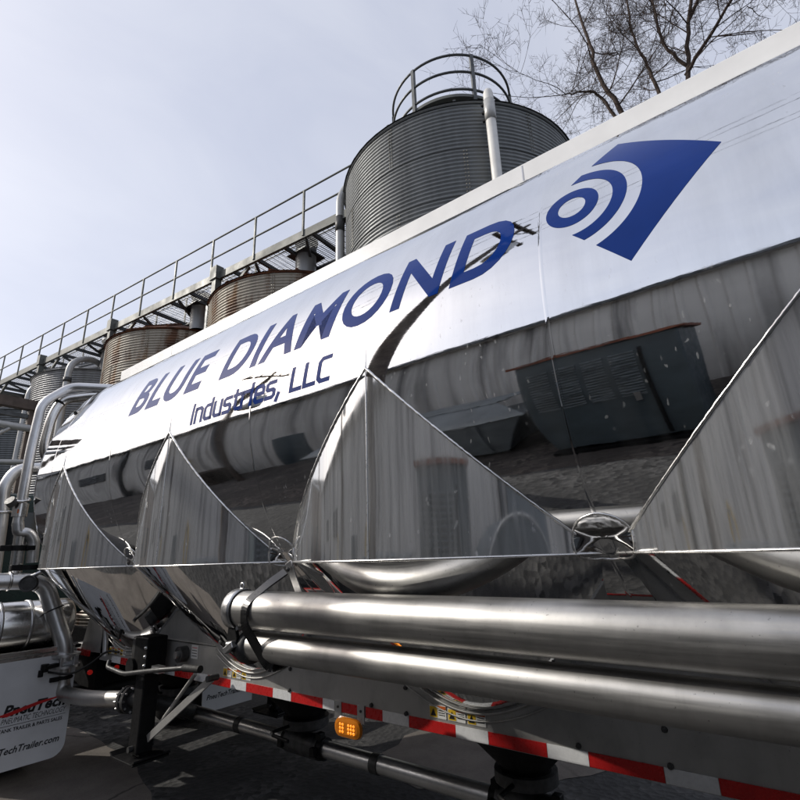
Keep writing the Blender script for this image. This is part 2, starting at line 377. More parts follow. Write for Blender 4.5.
# top walkway with white side boards
cw = MB().box((0, 0.35, 3.80), (0.86, 12.1, 0.03)).build('top_walkway', 'cast_aluminium', TR)
for sx in (-1, 1):
    b = MB().box((sx*0.448, 0.35, 3.756), (0.022, 12.1, 0.196))
    b.build('walkway_side_board', 'white_metal', cw, 0.004)
for i in range(6):
    MB().box((0.4595, -4.6+i*1.9, 3.76), (0.004, 0.008, 0.17)).build('board_joint', 'cast_aluminium', cw)

SL = (1.744-1.07)/(1.2-0.5)
def hopper(k, yc):
    w = MB(); RH = RT-0.0006
    w.lathe([(RH, ZC), (RH, HZ)], (0, yc, 0), 'Z', NS)
    h = w.build('hopper', 'dusty_steel', TR)
    c = MB(); zo = HZ-SL*(RT-0.13)
    c.lathe([(RT-0.001, HZ-0.0005)] + [(RT-(RT-0.4)*i/8, HZ-SL*(RT-0.4)*i/8) for i in range(1, 9)], (0, yc, 0), 'Z', 128)
    c.build('hopper_cone', 'polished_steel', h)
    c = MB(); c.lathe([(0.4, HZ-SL*(RT-0.4)), (0.13, zo), (0.13, zo-0.06)], (0, yc, 0), 'Z', 64); c.build('outlet_boot', 'black_steel', h)
    r = MB().torus((0, yc, HZ), (0, 0, 1), RT-0.001, 0.0055, 144, 6); r.build('rim_weld', 'weld_steel', h)
    for sx in (-1, 1):
        for s in (-1, 1):
            pts = [(sx*(math.sqrt(RT*RT-t*t)+0.001), yc+s*t, ZC-t) for t in [0.806*i/90 for i in range(91)]]
            MB().tube(pts, [0.0055+random.uniform(-0.0013, 0.0013) for _ in pts], 6).build('weld_bead', 'weld_steel', h)
        MB().tube([(sx*(RT+0.0002), yc, ZC), (sx*(RT+0.0002), yc, HZ)], 0.0028, 6).build('wall_seam', 'weld_steel', h)
        # short seam above the peak
        MB().tube([(sx*(RT*math.cos(a)+0.0002), yc, ZC+RT*math.sin(a)) for a in [0.09*i/4 for i in range(5)]], [0.004, 0.0035, 0.003, 0.002, 0.001], 6).build('peak_weld', 'weld_steel', h)
        # edge of the frame cut-out round the cone
        pts = []
        for i in range(25):
            sy = -0.36+0.72*i/24; rr = math.hypot(0.503, sy); pts.append((sx*0.508, yc+sy, HZ-SL*(RT-rr)-0.012))
        MB().tube(pts, 0.006, 6).build('cutout_trim', 'frame_steel', h)
        MB().tube([(p[0]-sx*0.004, p[1]*1.0+(p[1]-yc)*0.08, p[2]-0.03) for p in pts], 0.004, 6).build('cutout_trim', 'frame_steel', h)
    # outlet: neck, butterfly valve, tee into discharge line
    v = MB().cyl((0, yc, zo-0.05), (0, yc, 0.62), 0.105, 24); v.cyl((0, yc, zo-0.075), (0, yc, zo-0.05), 0.15, 24)
    vo = v.build('outlet_neck', 'black_steel', h)
    MB().cyl((0, yc, 0.645), (0, yc, 0.70), 0.16, 24).build('butterfly_valve', 'dark_iron', h)
    MB().tube([(0.1, yc, 0.67), (0.3, yc, 0.67), (0.33, yc+0.05, 0.67), (0.33, yc+0.2, 0.66)], 0.011, 8).build('valve_handle', 'black_steel', h)
    MB().cyl((0, yc-0.16, 0.527), (0, yc+0.16, 0.527), 0.075, 24).build('outlet_tee', 'dark_iron', h)
    for s in (-1, 1):
        b = MB().cyl((0, yc+s*0.13, 0.527), (0, yc+s*0.2, 0.527), 0.068, 20)
        b.box((0.075, yc+s*0.165, 0.527), (0.05, 0.045, 0.05)); b.box((0.02, yc+s*0.165, 0.6), (0.05, 0.045, 0.05))
        b.build('pipe_coupling', 'black_steel', h, 0.004)
for k, yc in enumerate(HY): hopper(k, yc)
# dished saddles in the valleys between hoppers
for k in range(len(HY)-1):
    ym = (HY[k]+HY[k+1])/2
    for sx in (-1, 1):
        ax = Vector((sx*0.76, 0, -0.65)).normalized(); uz = Vector((sx*0.65, 0, 0.76)).normalized(); c0 = Vector((sx*0.945, ym, 1.785)); uy = Vector((0, 1, 0))
        def solid(p):
            if p.x*p.x+(p.z-ZC)**2 < RT*RT: return True
            for yc_ in (HY[k], HY[k+1]):
                r_ = math.hypot(p.x, p.y-yc_)
                if r_ < (RT if p.z >= HZ else RT-(HZ-p.z)/SL) and p.z < ZC: return True
            return False
        def surf(u_, v_):
            t_ = 0.12
            while t_ > -0.2 and not solid(c0+uy*u_+uz*v_+ax*t_): t_ -= 0.002
            return t_
        nr = 40; rim = [surf(0.1*math.cos(2*math.pi*j/nr), 0.095*math.sin(2*math.pi*j/nr)) for j in range(nr)]; mean = sum(rim)/nr
        vs = []; fs = []
        for i in range(11):
            q_ = i/10
            for j in range(nr):
                a_ = 2*math.pi*j/nr; u_, v_ = 0.1*q_*math.cos(a_), 0.095*q_*math.sin(a_)
                t_ = q_**2*rim[j]+(1-q_**2)*(mean-0.012)
                t_ = max(t_, surf(u_, v_)+0.0015) if i < 10 else rim[j]
                vs.append(c0+uy*u_+uz*v_+ax*t_)
        for i in range(10):
            for j in range(nr): fs.append((i*nr+j, i*nr+(j+1) % nr, (i+1)*nr+(j+1) % nr, (i+1)*nr+j))
        b = MB(); b.add(vs, fs, True); sd = b.build('valley_saddle', 'polished_steel', TR)
        MB().tube([c0+uy*(0.1*math.cos(2*math.pi*j/nr))+uz*(0.095*math.sin(2*math.pi*j/nr))+ax*(rim[j % nr]+0.001) for j in range(nr+1)], [0.005+random.uniform(-0.001, 0.001) for _ in range(nr+1)], 6, cap=False).build('weld_ring', 'weld_steel', sd)

# lettering on the tank (mapped onto the curved side)
def on_tank(y, v, off=0.0007):
    a = v/RT; return Vector(((RT+off)*math.cos(a), y, ZC+(RT+off)*math.sin(a)))
def flat_to_tank(bm, name, mat, parent):
    vmin = min(v.co.y for v in bm.verts); vmax = max(v.co.y for v in bm.verts)
    k = vmin+0.02
    while k < vmax:
        bmesh.ops.bisect_plane(bm, geom=bm.verts[:]+bm.edges[:]+bm.faces[:], plane_co=(0, k, 0), plane_no=(0, 1, 0)); k += 0.02
    bmesh.ops.triangulate(bm, faces=[f for f in bm.faces if len(f.verts) > 4])
    off = world_loc(parent)
    for v in bm.verts: v.co = on_tank(v.co.x, v.co.y)-off
    for f in bm.faces: f.smooth = True
    me = bpy.data.meshes.new(name); bm.to_mesh(me); me.materials.append(M[mat])
    o = bpy.data.objects.new(name, me); COL.objects.link(o); o.parent = parent
    return o
def text_bm(body, shear=0.0, offset=0.0, spacing=1.0, res=6):
    cu = bpy.data.curves.new('lettering', 'FONT'); cu.body = body; cu.shear = shear; cu.offset = offset
    cu.space_character = spacing; cu.resolution_u = res; cu.size = 1.0
    to = bpy.data.objects.new('lettering', cu); COL.objects.link(to)
    dg = bpy.context.evaluated_depsgraph_get(); dg.update()
    me = bpy.data.meshes.new_from_object(to.evaluated_get(dg))
    bpy.data.objects.remove(to); bpy.data.curves.remove(cu)
    bm = bmesh.new(); bm.from_mesh(me); bpy.data.meshes.remove(me)
    bmesh.ops.remove_doubles(bm, verts=bm.verts, dist=1e-5)
    return bm
def fit(bm, x0, x1, y0, h):
    xs = [v.co.x for v in bm.verts]; ys = [v.co.y for v in bm.verts]
    a, c = min(xs), max(xs); d, e = min(ys), max(ys)
    for v in bm.verts: v.co.x = x0+(v.co.x-a)/(c-a)*(x1-x0); v.co.y = y0+(v.co.y-d)/(e-d)*h
def islands(bm):
    seen = set(); out = []
    for v in bm.verts:
        if v in seen: continue
        st = [v]; seen.add(v); isl = []
        while st:
            w = st.pop(); isl.append(w)
            for e in w.link_edges:
                o2 = e.other_vert(w)
                if o2 not in seen: seen.add(o2); st.append(o2)
        out.append(isl)
    return out
def sub_bm(bm, verts):
    vs = set(verts); nb = bmesh.new(); mp = {v: nb.verts.new(v.co) for v in verts}
    for f in bm.faces:
        if f.verts[0] in vs: nb.faces.new([mp[v] for v in f.verts])
    return nb
def place_word(word, x0, x1):
    bm = text_bm(word, 0.2, 0.026, 1.09); fit(bm, x0, x1, 0.236, 0.302)
    for isl in islands(bm): flat_to_tank(sub_bm(bm, isl), 'letter', 'blue_vinyl', shell)
place_word('BLUE', -3.678, -2.70); place_word('DIAMOND', -2.538, -0.625)
# square-cut letters of the second line, drawn as strokes
GL = {'I': (0.16, [[(0, 0), (0, 1)]]), 'n': (0.62, [[(0, 0), (0, .72)], [(0, .6), (.14, .72), (.36, .72), (.5, .6), (.5, 0)]]),
      'd': (0.62, [[(.5, 1), (.5, 0)], [(.5, .72), (.12, .72), (0, .6), (0, .12), (.12, 0), (.5, 0)]]),
      'u': (0.62, [[(0, .72), (0, .12), (.12, 0), (.5, 0)], [(.5, .72), (.5, 0)]]),
      's': (0.58, [[(.46, .72), (.1, .72), (0, .64), (0, .44), (.1, .37), (.36, .37), (.46, .29), (.46, .09), (.36, 0), (0, 0)]]),
      't': (0.46, [[(.12, .95), (.12, .12), (.22, 0), (.38, 0)], [(0, .72), (.36, .72)]]),
      'r': (0.5, [[(0, 0), (0, .72)], [(0, .6), (.12, .72), (.4, .72)]]),
      'i': (0.16, [[(0, 0), (0, .72)], [(0, .88), (0, 1.0)]]),
      'e': (0.62, [[(0, .37), (.5, .37), (.5, .6), (.4, .72), (.1, .72), (0, .6), (0, .12), (.1, 0), (.48, 0)]]),
      ',': (0.2, [[(.04, .06), (-.06, -.2)]]), ' ': (0.34, []),
      'L': (0.62, [[(0, 1), (0, 0), (.5, 0)]]), 'C': (0.6, [[(.5, 1), (.12, 1), (0, .86), (0, .14), (.12, 0), (.5, 0)]])}
def stroke_poly(pts, w):
    P = [Vector((p[0], p[1])) for p in pts]; L = []; Rr = []
    for i, p in enumerate(P):
        d0 = (p-P[i-1]).normalized() if i else None; d1 = (P[i+1]-p).normalized() if i < len(P)-1 else None
        if d0 is None: t_ = d1; k = 1; ext = -d1*w
        elif d1 is None: t_ = d0; k = 1; ext = d0*w
        else:
            t_ = (d0+d1).normalized(); k = 1/max(0.5, t_.dot(d0)); ext = Vector((0, 0))
        nn = Vector((-t_.y, t_.x))*w*k; L.append(p+nn+ext); Rr.append(p-nn+ext)
    return L, Rr
text2 = 'Industries, LLC'; tot = sum(GL[c][0]+0.12 for c in text2)
x = 0.0; SC = (1.2)/tot; HGT = 0.122
for ch in text2:
    wd, sts = GL[ch]
    if sts:
        bm = bmesh.new()
        for st in sts:
            L, Rr = stroke_poly(st, 0.1)
            for i in range(len(L)-1):
                q = [L[i], Rr[i], Rr[i+1], L[i+1]]
                vs = [bm.verts.new((-2.755+(x+p.x*1.0)*SC+0.13*max(-.2, p.y)*HGT, 0.004+0.006+p.y*HGT*0.92, 0)) for p in q]
                bm.faces.new(vs)
        flat_to_tank(bm, 'letter', 'blue_vinyl', shell)
    x += wd+0.12
# diamond emblem: rings clipped by a diamond
cx, cy, ex0, ex1, eh = -0.40, 0.405, -0.532, 0.068, 0.335
exm = (ex0+ex1)/2
def inside(y, v): return abs(y-exm)/((ex1-ex0)/2) + abs(v-cy)/eh <= 1
def arc_limit(r):
    a = 0.0
    while a < math.pi and inside(cx+r*math.cos(a), cy+r*math.sin(a)): a += 0.002
    return a
def band(r0, r1):
    a0, a1 = arc_limit(r0), arc_limit(r1); bm = bmesh.new(); n = 64; prev = None
    for i in range(n+1):
        s = -1+2*i/n; p = [bm.verts.new((cx+r*math.cos(s*a), cy+r*math.sin(s*a), 0)) for r, a in ((r0, a0), (r1, a1))]
        if prev: bm.faces.new((prev[0], prev[1], p[1], p[0]))
        prev = p
    return bm
bm = bmesh.new(); prev = None
for i in range(65):
    a = 2*math.pi*i/64; p = [bm.verts.new((cx+r*math.cos(a), cy+r*math.sin(a), 0)) for r in (0.05, 0.096)]
    if prev: bm.faces.new((prev[0], prev[1], p[1], p[0]))
    prev = p
flat_to_tank(bm, 'emblem_ring', 'blue_vinyl', shell)
flat_to_tank(band(0.144, 0.191), 'emblem_arc', 'blue_vinyl', shell)
bm = bmesh.new(); prev = None; a0 = arc_limit(0.239); n = 64
for i in range(n+1):
    s = -a0+2*a0*i/n; inn = (cx+0.239*math.cos(s), cy+0.239*math.sin(s))
    # outer boundary runs along the diamond: parametrised by height
    vv = cy-eh+2*eh*i/n
    out = (ex1-(ex1-exm)*abs(vv-cy)/eh, vv)
    p = [bm.verts.new((inn[0], inn[1], 0)), bm.verts.new((out[0], out[1], 0))]
    if prev: bm.faces.new((prev[0], prev[1], p[1], p[0]))
    prev = p
flat_to_tank(bm, 'emblem_corner', 'blue_vinyl', shell)

# frame rails with reflective tape, bolts, warning labels
for sx in (-1, 1):
    b = MB().box((sx*0.494, 0.4, 1.0675), (0.012, 11.2, 0.245)); b.box((sx*0.47, 0.4, 0.951), (0.05, 11.2, 0.012)); b.box((sx*0.478, 0.4, 1.184), (0.044, 11.2, 0.01))
    fr = b.build('frame_rail', 'frame_steel', TR, 0.002)
    xo = sx*0.5025; red = white = None; y = -1.264-0.44*9
    while y < 5.5:
        for nm, mt, yy, ln in (('red_tape', 'tape_red', y, 0.27), ('white_tape', 'tape_white', y+0.27, 0.17)):
            if yy > -5.15 and not (sx > 0 and yy < -1.99 and yy+ln > -2.22):
                MB().box((xo, yy+ln/2, 0.974), (0.003, ln-0.002, 0.05)).build(nm, mt, fr)
            elif sx > 0 and yy > -5.15:
                for a, c in ((yy, -2.22), (-1.99, yy+ln)):
                    if c-a > 0.02: MB().box((xo, (a+c)/2, 0.974), (0.003, c-a-0.002, 0.05)).build(nm, mt, fr)
        y += 0.44
    for i, y in enumerate((-3.9, -2.6, -1.95, -1.72, -0.86, -0.53, -0.12, 0.6, 1.4, 2.6)):
        for z in ((1.005, 1.12) if i % 2 else (1.012,)):
            MB().lathe([(0.0, 0.013*sx), (0.009, 0.011*sx), (0.012, 0.0)], (sx*0.5, y, z), 'X', 8, smooth=False).build('bolt', 'dark_iron', fr)
    if sx > 0:
        lb = None
        for y in (-4.97, -3.24, -1.53, 0.1):
            for j in range(3):
                yy = y+j*0.105
                lb = MB().box((0.5018, yy, 1.04), (0.0016, 0.095, 0.055)).build('warning_label', 'label_white', fr)
                MB().box((0.5031, yy-0.024, 1.037), (0.001, 0.042, 0.044)).build('yellow_panel', 'label_yellow', lb)
                MB().prism([(0.5038, yy-0.040, 1.021), (0.5038, yy-0.008, 1.021), (0.5038, yy-0.024, 1.052)], (0.0006, 0, 0)).build('hazard_triangle', 'ink_black', lb)
                MB().box((0.5031, yy+0.023, 1.059), (0.001, 0.046, 0.013)).build('orange_header', 'label_orange', lb)
                for k in range(3): MB().box((0.5031, yy+0.023, 1.046-k*0.009), (0.001, 0.036, 0.003)).build('text_line', 'ink_black', lb)
        for (y, z, w, h) in ((-3.66, 1.13, 0.085, 0.09), (-4.42, 1.245, 0.09, 0.06), (-4.28, 1.245, 0.06, 0.05)):
            lb = MB().box((0.5018 if z < 1.2 else 0.478, y, z), (0.0016, w, h)).build('notice_label', 'label_white', fr)
            for k in range(4): MB().box((0.5030 if z < 1.2 else 0.4792, y, z+h*0.3-k*h*0.2), (0.001, w*0.75, h*0.05)).build('text_line', 'ink_red' if k == 0 else 'ink_black', lb)
# inner hopper support web above the rail
for sx in (-1, 1):
    MB().box((sx*0.47, -0.6, 1.29), (0.008, 9.2, 0.21)).build('support_web', 'frame_steel', TR)
# cross members between rails
for y in (-4.0, -2.17, -0.52, 1.13, 2.9, 4.9):
    MB().box((0, y, 1.0), (0.93, 0.06, 0.09)).build('cross_member', 'black_steel', TR)

# amber marker lamp on its bracket
def rrect(w, h, r, n=6):
    out = []
    for cx_, cy_, a0 in ((w/2-r, -(h/2-r), -math.pi/2), (w/2-r, h/2-r, 0), (-(w/2-r), h/2-r, math.pi/2), (-(w/2-r), -(h/2-r), math.pi)):
        for i in range(n+1):
            a = a0+math.pi/2*i/n; out.append((cx_+r*math.cos(a), cy_+r*math.sin(a)))
    return out
yl, zl = -2.105, 0.887
b = MB().box((0.506, yl-0.084, 0.96), (0.005, 0.05, 0.085)); b.box((0.506, yl+0.084, 0.96), (0.005, 0.05, 0.085)); b.prism([(0.504, yl+p, zl+q*1.0) for p, q in rrect(0.2, 0.1, 0.045)], (0.006, 0, 0))
lp = b.build('marker_lamp', 'cast_aluminium', TR)
MB().box((0.5045, yl, 0.975), (0.003, 0.115, 0.046)).build('red_tape', 'tape_red', lp)
for s in (-1, 1): MB().lathe([(0.0, 0.006), (0.006, 0.005), (0.007, 0)], (0.5085, yl+s*0.084, 0.975), 'X', 8).build('rivet', 'dark_iron', lp)
b = MB(); o1, o2, o3 = rrect(0.194, 0.095, 0.043), rrect(0.184, 0.086, 0.04), rrect(0.15, 0.056, 0.026); N = len(o1)
b.add([(0.510, yl+p, zl+q) for p, q in o1]+[(0.524, yl+p, zl+q) for p, q in o2]+[(0.530, yl+p, zl+q) for p, q in o3],
      [(i, (i+1) % N, N+(i+1) % N, N+i) for i in range(N)]+[(N+i, N+(i+1) % N, 2*N+(i+1) % N, 2*N+i) for i in range(N)]+[tuple(range(2*N, 3*N))])
ln = b.build('amber_lens', 'amber_lens', lp)
for cl, dy, nx in ((0, -0.036, 2), (1, 0.034, 3)):
    for i in range(3):
        for j in range(nx):
            MB().lathe([(0.0, 0.005), (0.005, 0.004), (0.0075, 0.0)], (0.53, yl+dy+(j-(nx-1)/2)*0.019, zl+(i-1)*0.017), 'X', 8).build('led', 'amber_led', ln)

# twin hose tubes along the side
ye = -2.31
tb = MB().tube([(1.10, ye, 1.528), (1.10, 4.6, 1.528)], 0.086, 48).build('hose_tube', 'brushed_tube', TR)
rg = MB(); rg.lathe([(0.086, ye+0.045), (0.094, ye+0.045), (0.096, ye+0.03), (0.096, ye-0.01), (0.086, ye-0.025), (0.0, ye-0.028)], (1.10, 0, 1.528), 'Y', 48); rg.build('end_cap', 'cast_aluminium', tb)
MB().torus((1.10, ye+0.05, 1.528), (0, 1, 0), 0.088, 0.005, 48, 6).build('gasket', 'black_rubber', tb)
MB().torus((1.10, ye+0.02, 1.636), (1, 0, 0), 0.014, 0.005, 20, 6).build('lifting_eye', 'cast_aluminium', tb)
t2 = MB().tube([(1.075, ye+0.09, 1.361), (1.075, 4.6, 1.361)], 0.064, 40).build('hose_tube', 'brushed_tube', TR)
b = MB(); b.lathe([(0.059, ye+0.11), (0.074, ye+0.105), (0.074, ye+0.055), (0.06, ye+0.045), (0.0, ye+0.04)], (1.075, 0, 1.355), 'Y', 40); b.build('end_cap', 'dark_iron', t2)
for z, x_ in ((1.435, 1.13), (1.36, 1.155)):
    b = MB().box((x_, ye+0.03, z), (0.035, 0.075, 0.03), Matrix.Rotation(0.5, 3, 'X')); b.cyl((x_, ye+0.01, z+0.012), (x_, ye+0.05, z+0.016), 0.015, 10); b.build('latch', 'cast_aluminium', t2, 0.004)
b = MB().prism([(1.13, ye-0.005, 1.45), (1.13, ye+0.045, 1.46), (1.13, ye+0.07, 1.40), (1.13, ye+0.06, 1.34), (1.13, ye+0.01, 1.34), (1.13, ye-0.012, 1.39)], (0.02, 0, 0)); b.build('latch_arm', 'black_steel', t2, 0.003)
for y in (-2.13, 1.2, 3.9):
    b = MB(); ring = []
    for p in fillet([(1.03, y+0.09, 1.70), (1.10, y+0.045, 1.645), (1.196, y+0.0, 1.56), (1.192, y+0.0, 1.47), (1.142, y+0.055, 1.36), (1.11, y+0.085, 1.287), (1.03, y+0.1, 1.285), (0.93, y+0.1, 1.31)], 0.035, 5): ring.append(p)
    for i in range(len(ring)-1): b.beam(ring[i], ring[i+1]+(ring[i+1]-ring[i])*0.08, 0.046, 0.009, (1, 0, 0.3))
    b.build('tube_strap', 'strap_steel', TR)
    MB().beam((0.99, y+0.06, 1.745), (0.97, y+0.15, 1.56), 0.045, 0.008, (1, 0, 0)).build('strap_bracket', 'cast_aluminium', TR, 0.002)
    MB().lathe([(0.0, 0.012), (0.01, 0.01), (0.012, 0)], (1.0, y+0.075, 1.71), 'X', 8).build('strap_bolt', 'dark_iron', TR)

# discharge line under the hoppers and its link to the air line at the front
MB().tube([(0, -4.9, 0.527), (0, 5.0, 0.527)], 0.05, 28).build('discharge_line', 'cast_aluminium', TR)
for y in (-3.75, -2.35, -0.55, 1.1):
    MB().cyl((0, y-0.03, 0.527), (0, y+0.03, 0.527), 0.056, 24).build('line_collar', 'dark_iron', TR)

# landing legs, raised
for sx in (-1, 1):
    xl = sx*0.615; y = -4.08
    lg = MB().box((xl, y, 0.83), (0.12, 0.13, 0.74)).build('landing_leg', 'black_steel', TR, 0.01)
    MB().box((xl, y, 1.1), (0.155, 0.2, 0.26)).build('leg_housing', 'black_steel', lg, 0.01)
    MB().box((xl, y-0.13, 1.12), (0.11, 0.13, 0.2)).build('gear_box', 'dark_iron', lg, 0.02)
    MB().cyl((xl+sx*0.03, y-0.1, 1.02), (xl+sx*0.1, y-0.1, 1.02), 0.06, 20).build('gear_cover', 'black_steel', lg)
    b = MB().box((xl, y, 0.437), (0.26, 0.34, 0.014)); b.box((xl, y-0.16, 0.45), (0.26, 0.05, 0.012), Matrix.Rotation(-0.5, 3, 'X')); b.box((xl, y+0.16, 0.45), (0.26, 0.05, 0.012), Matrix.Rotation(0.5, 3, 'X'))
    b.box((xl, y, 0.47), (0.07, 0.12, 0.06)); b.build('foot_plate', 'black_steel', lg, 0.003)
    MB().cyl((xl-0.09, y, 0.495), (xl+0.09, y, 0.495), 0.02, 12).build('foot_pin', 'dark_iron', lg)
    if sx > 0:
        cr = fillet([(0.72, y-0.42, 1.035), (0.74, y-0.40, 0.995), (0.74, y-0.12, 0.975), (0.73, y+0.35, 1.045), (0.68, y+0.62, 1.075)], 0.06, 5)
        MB().tube(cr, 0.016, 12).build('crank_handle', 'dark_iron', lg)
        MB().tube([(0.68, y+0.6, 1.074), (0.67, y+0.78, 1.08)], 0.024, 14).build('crank_grip', 'black_rubber', lg)
        MB().box((0.70, y+0.3, 1.04), (0.05, 0.1, 0.045)).build('crank_clip', 'cast_aluminium', lg)
        MB().beam((0.62, y+0.1, 0.56), (0.60, y+0.82, 1.02), 0.05, 0.012, (1, 0, 0)).build('leg_brace', 'frame_steel', lg, 0.003)
        MB().tube([(0.585, y+0.12, 0.6), (0.53, y+0.5, 1.0)], 0.014, 8).build('leg_brace', 'frame_steel', lg)
        MB().cyl((0.56, y+0.82, 1.02), (0.64, y+0.82, 1.02), 0.02, 12).build('brace_pin', 'dark_iron', lg)
        for dz in (0.0, 0.06, 0.12): MB().lathe([(0.0, 0.014), (0.011, 0.011), (0.013, 0)], (0.693, y+0.085, 1.04+dz), 'X', 8).build('bolt', 'cast_aluminium', lg)
        MB().cyl((0.5, y+0.3, 1.11), (0.56, y+0.3, 1.11), 0.055, 18).build('shaft_bearing', 'dark_iron', lg)
        MB().cyl((0.5, y+0.3, 1.11), (0.585, y+0.3, 1.11), 0.025, 14).build('cross_shaft', 'cast_aluminium', lg)
# rear wheels (outside the picture, carry the trailer)
def wheel(parent, x, y, rr=0.5, w=0.26):
    b = MB(); sx = 1 if x > 0 else -1
    b.lathe([(0.3, -w/2), (rr*0.94, -w/2), (rr, -w*0.38), (rr, w*0.38), (rr*0.94, w/2), (0.3, w/2)], (x, y, rr+0.004), 'X', 48)
    wh = b.build('wheel', 'black_rubber', parent)
    b = MB(); b.lathe([(0.3, -w*0.4), (0.3, w*0.45), (0.26, w*0.47), (0.2, w*0.2), (0.13, w*0.2), (0.1, w*0.5), (0.0, w*0.52)], (x, y, rr+0.004), 'X', 32)
    if sx < 0: b.v = [Vector((2*x-p.x, p.y, p.z)) for p in b.v]
    b.build('rim', 'cast_aluminium', wh); return wh
for y in (4.0, 5.25):
    for sx in (-1, 1): wheel(TR, sx*0.95, y)
    MB().cyl((-0.85, y, 0.504), (0.85, y, 0.504), 0.06, 16).build('axle', 'black_steel', TR)
    for sx in (-1, 1): MB().box((sx*0.44, y, 0.74), (0.1, 0.5, 0.42)).build('suspension_hanger', 'black_steel', TR)

# air piping on the front of the tank
def pipe(name, pts, r, mat, rad=0.16, n=20, parent=TR):
    return MB().tube(fillet(pts, rad), r, n).build(name, mat, parent)
pA = pipe('air_pipe', [(0.42, -5.1, 3.46), (0.62, -5.35, 3.53), (0.95, -5.62, 3.535), (1.17, -5.64, 3.31), (1.185, -5.65, 2.84), (1.18, -5.65, 2.13)], 0.043, 'cast_aluminium', 0.09)
pB = pipe('air_pipe', [(0.5, -5.25, 3.44), (0.75, -5.5, 3.46), (1.0, -5.66, 3.39), (1.06, -5.68, 3.2), (1.07, -5.72, 2.85), (0.8, -5.8, 2.5)], 0.045, 'stainless', 0.11)
MB().torus((1.02, -5.665, 3.35), (0.45, 0, -0.9), 0.046, 0.014, 28, 8).build('pipe_clamp', 'black_steel', pB)
pC = pipe('air_pipe', [(0.85, -6.15, 2.76), (1.12, -6.2, 2.74), (1.205, -6.2, 2.55), (1.17, -6.2, 2.27), (1.14, -6.2, 1.7)], 0.055, 'cast_aluminium', 0.16)
MB().torus((1.172, -6.2, 2.29), (0.1, 0, 1), 0.064, 0.014, 28, 8).build('pipe_clamp', 'stainless', pC)
pD = pipe('check_valve', [(1.18, -5.65, 2.16), (1.16, -5.65, 2.06), (1.09, -5.64, 2.07), (1.035, -5.63, 2.0), (1.02, -5.63, 1.8)], 0.047, 'cast_aluminium', 0.09)
MB().cyl((1.18, -5.65, 2.33), (1.18, -5.65, 2.21), 0.06, 20).build('valve_body', 'stainless', pD)
MB().torus((1.19, -5.62, 2.36), (0.2, 0.3, 1), 0.058, 0.013, 24, 8).build('pipe_clamp', 'stainless', pD)
MB().cyl((1.25, -5.62, 2.32), (1.29, -5.6, 2.35), 0.045, 16).build('relief_cap', 'dark_iron', pD)
MB().box((1.2, -5.598, 2.255), (0.03, 0.004, 0.035)).build('orange_tag', 'label_orange', pD)
for x_, z_ in ((1.17, 1.93), (1.06, 1.76)):
    b = MB().cyl((x_-0.02, -5.63, z_-0.022), (x_-0.02, -5.63, z_+0.022), 0.085, 24); b.box((x_+0.08, -5.6, z_), (0.09, 0.05, 0.05)); b.box((x_-0.1, -5.57, z_), (0.07, 0.05, 0.04))
    b.build('coupling_clamp', 'black_steel', pD, 0.005)
MB().cyl((1.14, -5.66, 2.06), (1.12, -5.68, 1.72), 0.05, 18).build('valve_stem', 'stainless', pD)
# lower elbow run to the discharge line
pE = pipe('blow_pipe', [(1.35, -5.55, 1.655), (1.02, -5.5, 1.64), (0.92, -5.48, 1.58), (0.79, -5.4, 1.22), (0.745, -5.36, 1.10), (0.725, -5.36, 0.96)], 0.07, 'cast_aluminium', 0.16, 24)
MB().torus((0.845, -5.44, 1.39), (0.33, -0.2, 0.93), 0.073, 0.007, 32, 6).build('cable_loop', 'black_rubber', pE)
MB().torus((1.2, -5.525, 1.65), (1, 0, 0), 0.071, 0.012, 28, 6).build('pipe_clamp', 'stainless', pE)
b = MB().cyl((0.73, -5.36, 1.0), (0.73, -5.36, 1.02), 0.125, 28); b.cyl((0.725, -5.36, 0.91), (0.725, -5.36, 0.93), 0.125, 28)
for i in range(6):
    a = i*math.pi/3; b.box((0.727+0.105*math.cos(a), -5.36+0.105*math.sin(a), 0.965), (0.02, 0.02, 0.09))
b.build('pipe_flange', 'cast_aluminium', pE, 0.003)
b = MB().box((0.85, -5.28, 0.945), (0.12, 0.05, 0.03), Matrix.Rotation(0.5, 3, 'Z')); b.cyl((0.9, -5.27, 0.91), (0.9, -5.27, 0.97), 0.03, 12); b.cyl((0.93, -5.25, 0.88), (0.93, -5.25, 0.93), 0.02, 10)
b.build('flange_lever', 'black_steel', pE, 0.004)
pF = pipe('blow_pipe', [(0.72, -5.36, 0.91), (0.71, -5.35, 0.70), (0.66, -4.95, 0.70), (0.58, -4.42, 0.745)], 0.06, 'brushed_tube', 0.2, 24)
MB().torus((0.715, -5.36, 0.83), (0, 0, 1), 0.063, 0.016, 28, 8).build('pipe_clamp', 'black_steel', pF)
MB().box((0.80, -5.31, 0.83), (0.07, 0.04, 0.035)).build('clamp_bolt', 'black_steel', pF, 0.004)
b = MB(); d = Vector((-0.08, 0.53, 0.045)).normalized(); p = Vector((0.58, -4.42, 0.745))
b.cyl(p-d*0.01, p+d*0.02, 0.098, 24); b.cyl(p+d*0.04, p+d*0.07, 0.098, 24)
b.build('pipe_flange', 'dark_iron', pF)
for i in range(10):
    a = 2*math.pi*i/10; q = p+Vector((0.085*math.cos(a), 0, 0.085*math.sin(a)))
    MB().cyl(q-d*0.03, q+d*0.09, 0.009, 8).build('flange_bolt', 'cast_aluminium', pF)
MB().tube(fillet([p+d*0.06, p+d*0.22, (0.3, -4.22, 0.66), (0.02, -4.4, 0.53)], 0.1), 0.055, 18).build('pipe_elbow', 'dark_iron', pF)
